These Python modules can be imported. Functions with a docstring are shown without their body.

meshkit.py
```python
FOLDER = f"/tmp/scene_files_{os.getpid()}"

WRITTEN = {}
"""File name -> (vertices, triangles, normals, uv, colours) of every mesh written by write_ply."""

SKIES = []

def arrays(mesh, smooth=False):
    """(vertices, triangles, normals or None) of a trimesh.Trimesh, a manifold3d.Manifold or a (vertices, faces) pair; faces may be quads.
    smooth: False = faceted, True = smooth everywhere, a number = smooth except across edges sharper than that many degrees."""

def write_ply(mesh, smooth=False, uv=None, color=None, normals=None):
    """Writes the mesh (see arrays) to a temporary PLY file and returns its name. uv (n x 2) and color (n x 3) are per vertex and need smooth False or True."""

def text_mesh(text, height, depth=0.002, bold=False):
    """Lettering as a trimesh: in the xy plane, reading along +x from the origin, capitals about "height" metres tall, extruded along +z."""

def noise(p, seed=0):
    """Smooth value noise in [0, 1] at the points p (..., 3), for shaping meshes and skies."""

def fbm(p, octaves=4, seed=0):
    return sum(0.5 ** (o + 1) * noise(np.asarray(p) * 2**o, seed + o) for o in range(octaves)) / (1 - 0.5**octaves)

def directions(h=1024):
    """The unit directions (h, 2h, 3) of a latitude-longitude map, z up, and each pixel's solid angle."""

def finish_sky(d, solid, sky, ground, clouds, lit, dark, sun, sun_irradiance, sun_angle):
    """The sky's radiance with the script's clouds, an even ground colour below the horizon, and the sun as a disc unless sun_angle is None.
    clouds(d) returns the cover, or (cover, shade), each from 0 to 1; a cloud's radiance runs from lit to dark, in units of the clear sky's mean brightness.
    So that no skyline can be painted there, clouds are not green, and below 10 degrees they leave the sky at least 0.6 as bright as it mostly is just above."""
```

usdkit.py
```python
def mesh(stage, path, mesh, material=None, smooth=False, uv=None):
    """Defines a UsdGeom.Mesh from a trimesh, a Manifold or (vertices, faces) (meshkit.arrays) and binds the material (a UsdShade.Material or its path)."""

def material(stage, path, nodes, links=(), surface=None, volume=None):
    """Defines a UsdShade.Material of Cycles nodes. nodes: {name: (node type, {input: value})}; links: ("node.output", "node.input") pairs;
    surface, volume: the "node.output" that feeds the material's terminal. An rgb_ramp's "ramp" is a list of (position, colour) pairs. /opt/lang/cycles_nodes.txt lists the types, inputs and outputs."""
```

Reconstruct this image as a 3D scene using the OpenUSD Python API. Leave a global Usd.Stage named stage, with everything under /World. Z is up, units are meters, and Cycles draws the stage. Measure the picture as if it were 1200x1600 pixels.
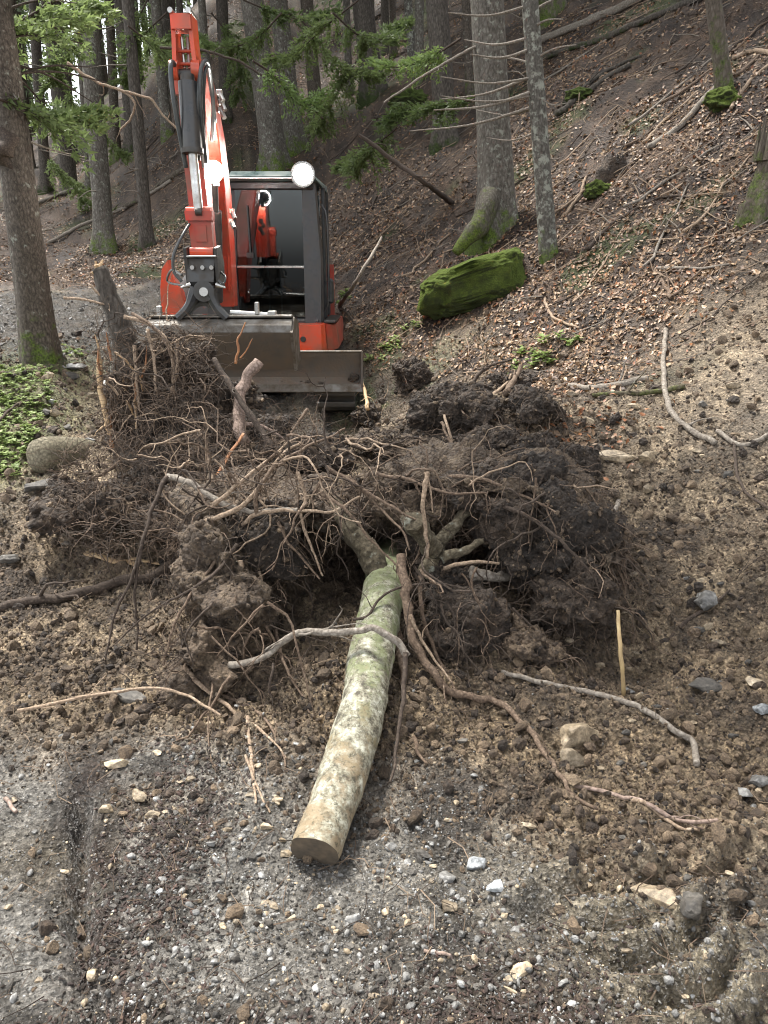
import math, random
import numpy as np
import trimesh
import usdkit
from meshkit import noise, fbm
from pxr import Usd, UsdGeom, UsdLux, UsdShade, Gf, Sdf, Vt
from shapely.geometry import Polygon

stage = Usd.Stage.CreateInMemory()
UsdGeom.SetStageUpAxis(stage, 'Z')
UsdGeom.SetStageMetersPerUnit(stage, 1.0)
UsdGeom.Xform.Define(stage, '/World')
UsdGeom.Scope.Define(stage, '/World/Looks')

# ---------------------------------------------------------------- camera, sky, sun, exposure
CAM_H, PITCH, FPX = 1.65, math.radians(18.0), 1203.0
EXPOSURE = 2.62
SUN = np.array([-0.32, 0.26, 0.91]); SUN /= np.linalg.norm(SUN)
cam = UsdGeom.Camera.Define(stage, '/World/camera')
cam.AddTranslateOp().Set((0, 0, CAM_H))
cam.AddRotateXYZOp().Set((90 - math.degrees(PITCH), 0, 0))
cam.CreateHorizontalApertureAttr(36.0)
cam.CreateFocalLengthAttr(36.0 * FPX / 1200)
cam.CreateClippingRangeAttr(Gf.Vec2f(0.05, 2000))
cam.CreateExposureAttr(EXPOSURE)

dome = UsdLux.DomeLight.Define(stage, '/World/sky')
dome.GetPrim().SetCustomDataByKey('kind', 'structure')
skym = usdkit.material(stage, '/World/Looks/sky', {
    'sky': ('sky_texture', {'sky_type': 'single_scattering', 'sun_disc': False, 'sun_elevation': float(math.asin(SUN[2])), 'sun_rotation': float(math.atan2(SUN[0], SUN[1])), 'aerosol_density': 3.0}),
    'grey': ('hsv', {'saturation': 0.2, 'value': 1.3}),
    'tc': ('texture_coordinate', {}),
    'n': ('noise_texture', {'scale': 2.2, 'detail': 5.0}),
    'r': ('map_range', {'from_min': 0.3, 'from_max': 0.7, 'to_min': 0.8, 'to_max': 1.25}),
    'm': ('vector_math', {'math_type': 'multiply'}),
    'bg': ('background_shader', {'strength': 0.05})},
    [('sky.color', 'grey.color'), ('tc.generated', 'n.vector'), ('n.fac', 'r.value'), ('grey.color', 'm.vector1'), ('r.result', 'm.vector2'), ('m.vector', 'bg.color')], surface='bg.background')
UsdShade.MaterialBindingAPI.Apply(dome.GetPrim()).Bind(skym)
sun = UsdLux.DistantLight.Define(stage, '/World/sun')
sun.CreateIntensityAttr(0.4); sun.CreateNormalizeAttr(True); sun.CreateAngleAttr(10.0); sun.CreateColorAttr(Gf.Vec3f(1.0, 0.96, 0.9))
sun.AddRotateXYZOp().Set((math.degrees(math.acos(SUN[2])), 0, math.degrees(math.atan2(SUN[0], -SUN[1]))))

# ---------------------------------------------------------------- helpers
used = {}
def numbered(parent, name):
    k = (parent, name)
    n = used.get(k, 0); used[k] = n + 1
    return f'{parent}/{name}' if n == 0 else f'{parent}/{name}_{n:03d}'

def tag(prim, label=None, cat=None, group=None, kind=None):
    p = prim.GetPrim() if hasattr(prim, 'GetPrim') else prim
    for k, v in (('label', label), ('category', cat), ('group', group), ('kind', kind)):
        if v: p.SetCustomDataByKey(k, v)
    return p

class Thing:
    def __init__(self, name, label, cat, origin=(0, 0, 0), group=None):
        self.o = np.asarray(origin, float)
        self.path = numbered('/World', name)
        self.x = UsdGeom.Xform.Define(stage, self.path)
        self.x.AddTranslateOp().Set(tuple(map(float, self.o)))
        tag(self.x, label, cat, group)
    def part(self, name, mesh, mat, smooth=35, label=None, kind=None, parent=None):
        v, f = vf(mesh)
        path = numbered(parent or self.path, name)
        m = usdkit.mesh(stage, path, (v - self.o, f), LOOK[mat], smooth=smooth)
        tag(m, label, None, None, kind)
        return path

def single(name, mesh, mat, label, cat, group=None, kind=None, smooth=35):
    v, f = vf(mesh)
    o = np.array([(v[:, 0].min() + v[:, 0].max()) / 2, (v[:, 1].min() + v[:, 1].max()) / 2, v[:, 2].min()])
    path = numbered('/World', name)
    m = usdkit.mesh(stage, path, (v - o, f), LOOK[mat], smooth=smooth)
    m.AddTranslateOp().Set(tuple(map(float, o)))
    tag(m, label, cat, group, kind)
    return m

def vf(mesh):
    if isinstance(mesh, trimesh.Trimesh):
        return np.asarray(mesh.vertices, float), np.asarray(mesh.faces, int)
    if isinstance(mesh, list):
        return cat(*mesh)
    v, f = np.asarray(mesh[0], float), np.asarray(mesh[1], int)
    if f.shape[1] == 4:
        f = np.vstack([f[:, [0, 1, 2]], f[:, [0, 2, 3]]])
    return v, f

def cat(*ms):
    V, F, n = [], [], 0
    for m in ms:
        v, f = vf(m); V.append(v); F.append(f + n); n += len(v)
    return np.vstack(V), np.vstack(F)

def spline(pts, n):
    """Catmull-Rom through the rows of pts, n samples spread by length."""
    p = np.asarray(pts, float)
    if len(p) == 2:
        return p[0] + (p[1] - p[0]) * np.linspace(0, 1, n)[:, None]
    q = np.vstack([2 * p[0] - p[1], p, 2 * p[-1] - p[-2]])
    out = []
    for i in range(len(p) - 1):
        a, b, c, d = q[i:i + 4]
        t = np.linspace(0, 1, 14, endpoint=(i == len(p) - 2))[:, None]
        out.append(0.5 * (2 * b + (c - a) * t + (2 * a - 5 * b + 4 * c - d) * t * t + (3 * b - a - 3 * c + d) * t ** 3))
    s = np.vstack(out)
    L = np.r_[0, np.cumsum(np.linalg.norm(np.diff(s[:, :3], axis=0), axis=1))]
    u = np.linspace(0, L[-1], n)
    return np.stack([np.interp(u, L, s[:, k]) for k in range(s.shape[1])], 1)

def tube(pts, radii, sides=6, caps=True, lump=0.0, seed=0, squash=1.0):
    p = np.asarray(pts, float); n = len(p)
    r = np.broadcast_to(np.asarray(radii, float), (n,)) if np.ndim(radii) == 0 else np.interp(np.linspace(0, 1, n), np.linspace(0, 1, len(radii)), radii)
    t = np.gradient(p, axis=0); t /= np.maximum(np.linalg.norm(t, axis=1, keepdims=True), 1e-9)
    ref = np.array([0, 0, 1.0]) if abs(t[0, 2]) < 0.9 else np.array([1.0, 0, 0])
    a = np.cross(t[0], ref); a /= np.linalg.norm(a)
    A = np.empty_like(p); A[0] = a
    for i in range(1, n):
        a = a - t[i] * (a @ t[i]); a /= max(np.linalg.norm(a), 1e-9); A[i] = a
    B = np.cross(t, A)
    th = np.arange(sides) / sides * 2 * np.pi
    ring = A[:, None] * np.cos(th)[None, :, None] + B[:, None] * np.sin(th)[None, :, None] * squash
    rr = r[:, None, None]
    if lump:
        g = p[:, None] + ring * rr
        rr = rr * (1 + lump * 2 * (noise(g / max(r.mean() * 1.6, 1e-4), seed) - 0.5))[..., None]
    v = (p[:, None] + ring * rr).reshape(-1, 3)
    i, j = np.meshgrid(np.arange(n - 1), np.arange(sides), indexing='ij')
    k = (j + 1) % sides
    f = np.stack([i * sides + j, i * sides + k, (i + 1) * sides + k, (i + 1) * sides + j], -1).reshape(-1, 4)
    f = np.vstack([f[:, [0, 1, 2]], f[:, [0, 2, 3]]])
    if caps:
        c = len(v); v = np.vstack([v, p[0], p[-1]])
        s = np.arange(sides); e = (n - 1) * sides
        f = np.vstack([f, np.stack([np.full(sides, c), (s + 1) % sides, s], 1), np.stack([np.full(sides, c + 1), e + s, e + (s + 1) % sides], 1)])
    return v, f

def rbox(lo, hi, c=0.01):
    lo, hi = np.asarray(lo, float), np.asarray(hi, float)
    c = min(c, (hi - lo).min() * 0.45)
    P = []
    for sx in (0, 1):
        for sy in (0, 1):
            for sz in (0, 1):
                s = np.array([sx, sy, sz]); k = np.where(s, hi, lo); d = np.where(s, -c, c)
                for ax in range(3):
                    q = k + d; q[ax] = k[ax]; P.append(q)
    return trimesh.convex.convex_hull(np.array(P))

def hull(pts):
    return trimesh.convex.convex_hull(np.asarray(pts, float))

def plate(poly, axis, lo, hi):
    """A polygon extruded along an axis (0 = x with polygon in yz, 1 = y with polygon in xz, 2 = z)."""
    m = trimesh.creation.extrude_polygon(Polygon(poly).buffer(0), hi - lo, engine='earcut')
    v = np.array(m.vertices)
    if axis == 0: w = np.stack([v[:, 2] + lo, v[:, 0], v[:, 1]], 1)
    elif axis == 1: w = np.stack([v[:, 0], hi - v[:, 2], v[:, 1]], 1)
    else: w = np.stack([v[:, 0], v[:, 1], v[:, 2] + lo], 1)
    return trimesh.Trimesh(w, m.faces, process=False)

def cyl(p, q, r, sides=16, r2=None):
    return tube(np.array([p, q], float), [r, r if r2 is None else r2], sides)

def rock(size, seed, sub=3, rough=0.35, cuts=7):
    """A broken stone: a ball cut by planes, then roughened."""
    rng = np.random.default_rng(seed)
    m = trimesh.creation.icosphere(sub)
    v = np.array(m.vertices)
    for _ in range(cuts):
        d = rng.normal(size=3); d /= np.linalg.norm(d)
        h = rng.uniform(0.45, 0.8); s = v @ d
        v -= np.maximum(s - h, 0)[:, None] * d
    v += v * (fbm(v * 2.5 + seed, 4, seed)[:, None] - 0.5) * rough
    return v * np.asarray(size), np.asarray(m.faces)

def rot_z(v, a):
    c, s = math.cos(a), math.sin(a)
    return v @ np.array([[c, s, 0], [-s, c, 0], [0, 0, 1]])

def quat_from_axes(rng, n, normal=None, tilt=0.3):
    """Random quaternions (w, x, y, z); with normals the local z follows them up to a tilt."""
    if normal is None:
        q = rng.normal(size=(n, 4))
        return q / np.linalg.norm(q, axis=1, keepdims=True)
    z = normal + rng.normal(size=(n, 3)) * tilt; z /= np.linalg.norm(z, axis=1, keepdims=True)
    a = rng.uniform(0, 2 * np.pi, n)
    half = np.stack([1 + z[:, 2], -z[:, 1], z[:, 0], np.zeros(n)], 1)
    half /= np.maximum(np.linalg.norm(half, axis=1, keepdims=True), 1e-9)
    c, s = np.cos(a / 2), np.sin(a / 2)
    w, x, y, zz = half.T
    return np.stack([w * c - zz * s, x * c + y * s, y * c - x * s, zz * c + w * s], 1)

def scatter(name, protos, mats, pos, quats, scales, which, label, catg, kind='stuff', smooth=False):
    path = numbered('/World', name)
    pi = UsdGeom.PointInstancer.Define(stage, path)
    rel = pi.CreatePrototypesRel()
    for k, (pm, mt) in enumerate(zip(protos, mats)):
        pp = f'{path}/piece_{k:03d}' if k else f'{path}/piece'
        usdkit.mesh(stage, pp, pm, LOOK[mt], smooth=smooth)
        rel.AddTarget(pp)
    pi.CreatePositionsAttr(Vt.Vec3fArray.FromNumpy(pos.astype(np.float32)))
    sc = scales if scales.ndim == 2 else np.repeat(scales[:, None], 3, 1)
    pi.CreateScalesAttr(Vt.Vec3fArray.FromNumpy(sc.astype(np.float32)))
    pi.CreateOrientationsAttr(Vt.QuathArray([Gf.Quath(float(q[0]), float(q[1]), float(q[2]), float(q[3])) for q in quats]))
    pi.CreateProtoIndicesAttr(Vt.IntArray.FromNumpy(which.astype(np.int32)))
    tag(pi, label, catg, None, kind)
    return pi

# ---------------------------------------------------------------- materials
LOOK = {}
def look(name, nodes, links, surface='p.BSDF'):
    LOOK[name] = usdkit.material(stage, '/World/Looks/' + name, nodes, links, surface=surface)

def plain(name, color, rough=0.5, metallic=0.0, dirt=None, dirt_amt=0.5, scale=6.0, bump=0.0, bscale=60.0, coat=0.0, spec=0.5):
    """A plain coat with uneven wear: noise mixes in the dirt colour and varies the gloss."""
    n = {'tc': ('texture_coordinate', {}), 'n': ('noise_texture', {'scale': scale, 'detail': 8.0, 'roughness': 0.65}),
         'r': ('rgb_ramp', {'ramp': [(0.5 - 0.3 * dirt_amt, color), (0.78 - 0.2 * dirt_amt, dirt or color)]}),
         'rr': ('map_range', {'from_min': 0.3, 'from_max': 0.7, 'to_min': max(rough - 0.12, 0.04), 'to_max': min(rough + 0.2, 1)}),
         'b': ('noise_texture', {'scale': bscale, 'detail': 4.0}), 'bp': ('bump', {'strength': 0.5, 'distance': bump}),
         'p': ('principled_bsdf', {'metallic': metallic, 'coat_weight': coat, 'specular_ior_level': spec})}
    l = [('tc.object', 'n.vector'), ('tc.object', 'b.vector'), ('n.fac', 'r.fac'), ('n.fac', 'rr.value'), ('r.color', 'p.base_color'), ('rr.result', 'p.roughness')]
    if bump: l += [('b.fac', 'bp.height'), ('bp.normal', 'p.normal')]
    look(name, n, l)

# ground: zone colour from the mesh (what the soil is there), crumbs and grit from noise
look('ground', {
    'geo': ('geometry', {}), 'cd': ('attribute', {'attribute': 'soil'}), 'wet': ('attribute', {'attribute': 'wet'}),
    'n1': ('noise_texture', {'scale': 9.0, 'detail': 9.0, 'roughness': 0.7}), 'n2': ('noise_texture', {'scale': 70.0, 'detail': 7.0, 'roughness': 0.7}),
    'v': ('voronoi_texture', {'scale': 85.0, 'randomness': 1.0}), 'v2': ('voronoi_texture', {'scale': 40.0, 'randomness': 1.0}), 'wob': ('vector_math', {'math_type': 'multiply_add', 'vector2': (.03, .03, .03)}), 'vm': ('math', {'math_type': 'multiply', 'value2': -1.1}), 'hh': ('math', {'math_type': 'add'}), 'sv': ('separate_color', {}),
    'r1': ('map_range', {'from_min': 0.3, 'from_max': 0.7, 'to_min': 0.45, 'to_max': 1.6}),
    'r2': ('map_range', {'from_min': 0.32, 'from_max': 0.68, 'to_min': 0.35, 'to_max': 1.8}),
    'r3': ('map_range', {'from_min': 0.75, 'from_max': 1.0, 'to_min': 1.0, 'to_max': 1.9, 'clamp': True}),
    'm12': ('math', {'math_type': 'multiply'}), 'm123': ('math', {'math_type': 'multiply'}),
    'col': ('vector_math', {'math_type': 'scale'}),
    'ro': ('map_range', {'from_min': 0.0, 'from_max': 1.0, 'to_min': 0.85, 'to_max': 0.22}),
    'hs': ('math', {'math_type': 'multiply_add', 'value2': 0.6}),
    'bp': ('bump', {'strength': 1.0, 'distance': 0.02}),
    'p': ('principled_bsdf', {'specular_ior_level': 0.5})},
    [('n2.color', 'wob.vector1'), ('geo.position', 'wob.vector3'), ('wob.vector', 'v2.vector'), ('v2.distance', 'vm.value1'), ('vm.value', 'hh.value1'), ('hs.value', 'hh.value2'), ('hh.value', 'bp.height'), ('geo.position', 'n1.vector'), ('geo.position', 'n2.vector'), ('geo.position', 'v.vector'), ('v.color', 'sv.color'), ('n1.fac', 'r1.value'), ('n2.fac', 'r2.value'), ('sv.r', 'r3.value'),
     ('r1.result', 'm12.value1'), ('r2.result', 'm12.value2'), ('m12.value', 'm123.value1'), ('r3.result', 'm123.value2'), ('cd.vector', 'col.vector1'), ('m123.value', 'col.scale'),
     ('wet.fac', 'ro.value'), ('ro.result', 'p.roughness'), ('col.vector', 'p.base_color'), ('v.distance', 'hs.value1'), ('n2.fac', 'hs.value3'), ('bp.normal', 'p.normal')])

def earthy(name, a, b, c, rough=0.8, s1=14.0, s2=90.0, dist=0.008, hi=1.35, crumb=0.0):
    """Soil, stone: three tones by noise, darker and lighter grains, a fine relief, and its own shade per piece."""
    look(name, {'geo': ('geometry', {}), 'oi': ('object_info', {}), 'n': ('noise_texture', {'scale': s1, 'detail': 8.0, 'roughness': 0.7}), 'g': ('noise_texture', {'scale': s2, 'detail': 6.0, 'roughness': 0.7}),
                'r': ('rgb_ramp', {'ramp': [(0.33, a), (0.5, b), (0.68, c)]}), 'k': ('map_range', {'from_min': 0.32, 'from_max': 0.68, 'to_min': 0.4, 'to_max': hi * 1.15}),
                'q': ('map_range', {'from_min': 0.0, 'from_max': 1.0, 'to_min': 0.65, 'to_max': 1.35}), 'mm': ('math', {'math_type': 'multiply'}),
                'm': ('vector_math', {'math_type': 'scale'}), 'v': ('voronoi_texture', {'scale': s2 * .55}), 'vh': ('math', {'math_type': 'multiply_add', 'value2': -crumb}), 'bp': ('bump', {'strength': 1.0, 'distance': dist}), 'p': ('principled_bsdf', {'roughness': rough})},
         [('geo.position', 'n.vector'), ('geo.position', 'g.vector'), ('n.fac', 'r.fac'), ('g.fac', 'k.value'), ('oi.random', 'q.value'), ('k.result', 'mm.value1'), ('q.result', 'mm.value2'), ('r.color', 'm.vector1'), ('mm.value', 'm.scale'), ('geo.position', 'v.vector'), ('v.distance', 'vh.value1'), ('g.fac', 'vh.value3'),
          ('m.vector', 'p.base_color'), ('vh.value', 'bp.height'), ('bp.normal', 'p.normal')])
earthy('soil', (.045, .031, .021), (.1, .07, .045), (.19, .14, .09), dist=.02, crumb=1.0)
earthy('dark_soil', (.016, .0115, .008), (.04, .028, .019), (.085, .06, .041), dist=.02, crumb=1.0)
earthy('clod', (.05, .034, .022), (.11, .078, .049), (.23, .17, .11), s2=200)
earthy('tan_stone', (.13, .1, .065), (.24, .19, .125), (.38, .31, .22), rough=0.55, s2=60, dist=.004)
earthy('grey_stone', (.06, .058, .053), (.135, .132, .124), (.27, .27, .26), rough=0.42, s2=60, dist=.003)
earthy('blue_stone', (.14, .148, .15), (.25, .262, .265), (.42, .435, .44), rough=0.22, s2=60, dist=.003)
earthy('dark_stone', (.022, .02, .017), (.055, .049, .041), (.11, .1, .085), rough=0.7, s2=60, dist=.003)
earthy('humus', (.014, .0085, .0065), (.033, .019, .014), (.075, .043, .031), rough=0.5)

def bark(name, dark, mid, pale, moss_h=0.0, lichen=0.0, sx=22.0, sz=5.0, dist=0.02, moss=(.075, .11, .016), side=0.0):
    """Bark plates, lichen flecks, moss that thins out with height above the ground."""
    n = {'tc': ('texture_coordinate', {}), 'mp': ('mapping', {'scale': (sx, sx, sz)}), 'v': ('voronoi_texture', {'feature': 'distance_to_edge', 'scale': 1.0}),
         'n': ('noise_texture', {'scale': 1.3, 'detail': 9.0, 'roughness': 0.78}), 'add': ('math', {'math_type': 'multiply_add', 'value2': 0.42}),
         'r': ('rgb_ramp', {'ramp': [(0.4, dark), (0.6, mid), (0.8, pale)]}),
         'ln': ('noise_texture', {'scale': 16.0, 'detail': 6.0, 'roughness': 0.65}), 'lr': ('map_range', {'from_min': 0.62 - 0.2 * lichen, 'from_max': 0.72 - 0.2 * lichen, 'clamp': True}),
         'lm': ('math', {'math_type': 'multiply', 'value2': 0.85 if lichen else 0.0}),
         'lc': ('mix_color', {'b': (.26, .27, .225)}),
         'sp': ('separate_xyz', {}), 'mn': ('noise_texture', {'scale': 9.0, 'detail': 6.0, 'roughness': 0.7}),
         'ma': ('math', {'math_type': 'multiply_add', 'value2': -1.1 / max(moss_h, 1e-3)}), 'ms': ('math', {'math_type': 'multiply_add', 'value2': 2.6}),
         'mr': ('map_range', {'from_min': 1.05, 'from_max': 1.5, 'clamp': True}), 'mm': ('math', {'math_type': 'multiply', 'value2': 1.0 if moss_h else 0.0}),
         'mv': ('noise_texture', {'scale': 60.0, 'detail': 4.0}), 'mvr': ('rgb_ramp', {'ramp': [(0.35, tuple(x * .45 for x in moss)), (0.65, tuple(x * 1.5 for x in moss))]}),
         'mc': ('mix_color', {}), 'bp': ('bump', {'strength': 0.9, 'distance': dist}), 'p': ('principled_bsdf', {'roughness': 0.85, 'specular_ior_level': 0.3})}
    l = [('tc.object', 'mp.vector'), ('mp.vector', 'v.vector'), ('mp.vector', 'n.vector'), ('v.distance', 'add.value1'), ('n.fac', 'add.value3'), ('add.value', 'r.fac'), ('tc.object', 'ln.vector'), ('ln.fac', 'lr.value'), ('lr.result', 'lm.value1'),
         ('lm.value', 'lc.fac'), ('r.color', 'lc.a'), ('tc.object', 'sp.vector'), ('tc.object', 'mn.vector'), ('mn.fac', 'ms.value1'), ('sp.z', 'ma.value1'), ('ms.value', 'ma.value3'), ('ma.value', 'mr.value'), ('mr.result', 'mm.value1'), ('mm.value', 'mc.fac'),
         ('tc.object', 'mv.vector'), ('mv.fac', 'mvr.fac'), ('lc.result', 'mc.a'), ('mvr.color', 'mc.b'), ('mc.result', 'p.base_color'), ('add.value', 'bp.height'), ('bp.normal', 'p.normal')]
    look(name, n, l)
bark('spruce_bark', (.03, .024, .018), (.09, .073, .057), (.17, .145, .118), moss_h=1.0, sx=42, sz=22, lichen=.1)
bark('grey_bark', (.045, .039, .031), (.115, .103, .086), (.2, .185, .16), moss_h=0.9, lichen=0.3, sx=34, sz=14, dist=.012)
bark('lichen_bark', (.04, .035, .029), (.09, .083, .07), (.15, .142, .125), moss_h=0.6, lichen=0.55, sx=40, sz=20, dist=.008)
bark('mossy_foot', (.04, .034, .026), (.1, .09, .07), (.18, .165, .14), moss_h=1.1, sx=34, sz=14, dist=.012, moss=(.075, .1, .016))
bark('dark_bark', (.03, .025, .02), (.085, .073, .06), (.15, .133, .115), moss_h=0.35, sx=34, sz=13, moss=(.03, .045, .01))
bark('mossy_bark', (.05, .04, .03), (.11, .09, .07), (.18, .16, .13), moss_h=1.6, sx=30, sz=12, moss=(.06, .085, .014))
bark('root_bark', (.05, .034, .024), (.135, .095, .066), (.25, .19, .14), sx=60, sz=60, dist=.003)
bark('pale_root', (.12, .085, .058), (.27, .2, .14), (.42, .34, .26), sx=60, sz=60, dist=.002)
bark('dark_root', (.022, .016, .012), (.055, .04, .03), (.11, .085, .065), sx=60, sz=60, dist=.003)
bark('stick_bark', (.09, .075, .06), (.2, .175, .145), (.33, .3, .26), sx=45, sz=45, dist=.002)
bark('pink_bark', (.1, .07, .055), (.25, .185, .15), (.4, .32, .28), sx=40, sz=40, dist=.004)
bark('mossy_root', (.03, .024, .015), (.085, .07, .045), (.17, .15, .11), lichen=.15, moss_h=.6, sx=40, sz=40, dist=.006, moss=(.06, .068, .018))
plain('bare_wood', (.5, .36, .2), 0.6, dirt=(.3, .19, .1), scale=14, bump=.002, bscale=120)
plain('yellow_wood', (.36, .27, .13), 0.6, dirt=(.26, .18, .09), scale=20)
plain('orange_wood', (.4, .19, .08), 0.6, dirt=(.2, .09, .05), scale=20)
plain('cut_wood', (.085, .062, .038), 0.8, dirt=(.035, .027, .018), scale=20, bump=.002)

# the log lying towards the camera: pale smooth bark, green algae and moss flecks higher up, mud towards the sawn end
look('log_bark', {
    'geo': ('geometry', {}), 'sp': ('separate_xyz', {}), 'n': ('noise_texture', {'scale': 24.0, 'detail': 10.0, 'roughness': 0.8}), 'n2': ('noise_texture', {'scale': 10.0, 'detail': 9.0, 'roughness': 0.75}),
    'n3': ('noise_texture', {'scale': 55.0, 'detail': 8.0, 'roughness': 0.8}),
    'r': ('rgb_ramp', {'ramp': [(0.4, (.05, .044, .03)), (0.47, (.18, .165, .115)), (0.54, (.33, .325, .25)), (0.62, (.52, .52, .44))]}),
    'gy': ('map_range', {'from_min': 1.9, 'from_max': 2.8, 'to_min': -0.11, 'to_max': 0.045}), 'ga': ('math', {'math_type': 'add'}), 'gr': ('map_range', {'from_min': 0.48, 'from_max': 0.58, 'to_max': .85, 'clamp': True}),
    'gm': ('mix_color', {'b': (.165, .19, .085)}),
    'dy': ('map_range', {'from_min': 1.55, 'from_max': 2.4, 'to_min': 0.16, 'to_max': -0.12}), 'da': ('math', {'math_type': 'add'}), 'dr': ('map_range', {'from_min': 0.48, 'from_max': 0.6, 'to_max': .85, 'clamp': True}),
    'dm': ('mix_color', {'b': (.24, .18, .105)}),
    'kr': ('map_range', {'from_min': 0.54, 'from_max': 0.6, 'to_max': .85, 'clamp': True}), 'km': ('mix_color', {'b': (.05, .045, .025)}),
    'bp': ('bump', {'strength': 0.9, 'distance': 0.012}), 'p': ('principled_bsdf', {'roughness': 0.65})},
    [('geo.position', 'sp.vector'), ('geo.position', 'n.vector'), ('geo.position', 'n2.vector'), ('geo.position', 'n3.vector'), ('n.fac', 'r.fac'), ('sp.y', 'gy.value'), ('gy.result', 'ga.value1'), ('n2.fac', 'ga.value2'), ('ga.value', 'gr.value'), ('gr.result', 'gm.fac'), ('r.color', 'gm.a'),
     ('sp.y', 'dy.value'), ('dy.result', 'da.value1'), ('n2.fac', 'da.value2'), ('da.value', 'dr.value'), ('dr.result', 'dm.fac'), ('gm.result', 'dm.a'), ('n3.fac', 'kr.value'), ('kr.result', 'km.fac'), ('dm.result', 'km.a'), ('km.result', 'p.base_color'), ('n.fac', 'bp.height'), ('bp.normal', 'p.normal')])

def mossy(name, g1, g2, stone):
    look(name, {'geo': ('geometry', {}), 'n': ('noise_texture', {'scale': 75.0, 'detail': 6.0, 'roughness': 0.7}), 'n2': ('noise_texture', {'scale': 7.0, 'detail': 7.0, 'roughness': 0.7}), 'sp': ('separate_xyz', {}),
                'n4': ('noise_texture', {'scale': 13.0, 'detail': 6.0, 'roughness': 0.7}), 'cm': ('math', {'math_type': 'multiply_add', 'value2': 1.1}), 'ch': ('math', {'math_type': 'multiply', 'value2': .48}), 'r': ('rgb_ramp', {'ramp': [(0.36, g1), (0.52, tuple((a + b) / 2 for a, b in zip(g1, g2))), (0.68, g2)]}), 'up': ('math', {'math_type': 'multiply_add', 'value2': 0.35}), 'ur': ('map_range', {'from_min': 0.36, 'from_max': 0.55, 'clamp': True}), 'm': ('mix_color', {'a': stone}),
                'bp': ('bump', {'strength': 1.0, 'distance': 0.03}), 'p': ('principled_bsdf', {'roughness': 0.95, 'sheen_weight': 0.25, 'sheen_tint': (.6, .8, .2), 'specular_ior_level': 0.2})},
         [('geo.position', 'n.vector'), ('geo.position', 'n2.vector'), ('geo.position', 'n4.vector'), ('n4.fac', 'cm.value1'), ('n.fac', 'cm.value3'), ('cm.value', 'ch.value1'), ('ch.value', 'r.fac'), ('geo.normal', 'sp.vector'), ('sp.z', 'up.value1'), ('n2.fac', 'up.value3'), ('up.value', 'ur.value'), ('ur.result', 'm.fac'), ('r.color', 'm.b'), ('m.result', 'p.base_color'), ('n.fac', 'bp.height'), ('bp.normal', 'p.normal')])
mossy('moss', (.012, .019, .004), (.095, .13, .02), (.018, .02, .011))
mossy('dark_moss', (.014, .024, .005), (.05, .07, .014), (.02, .02, .014))

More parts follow.
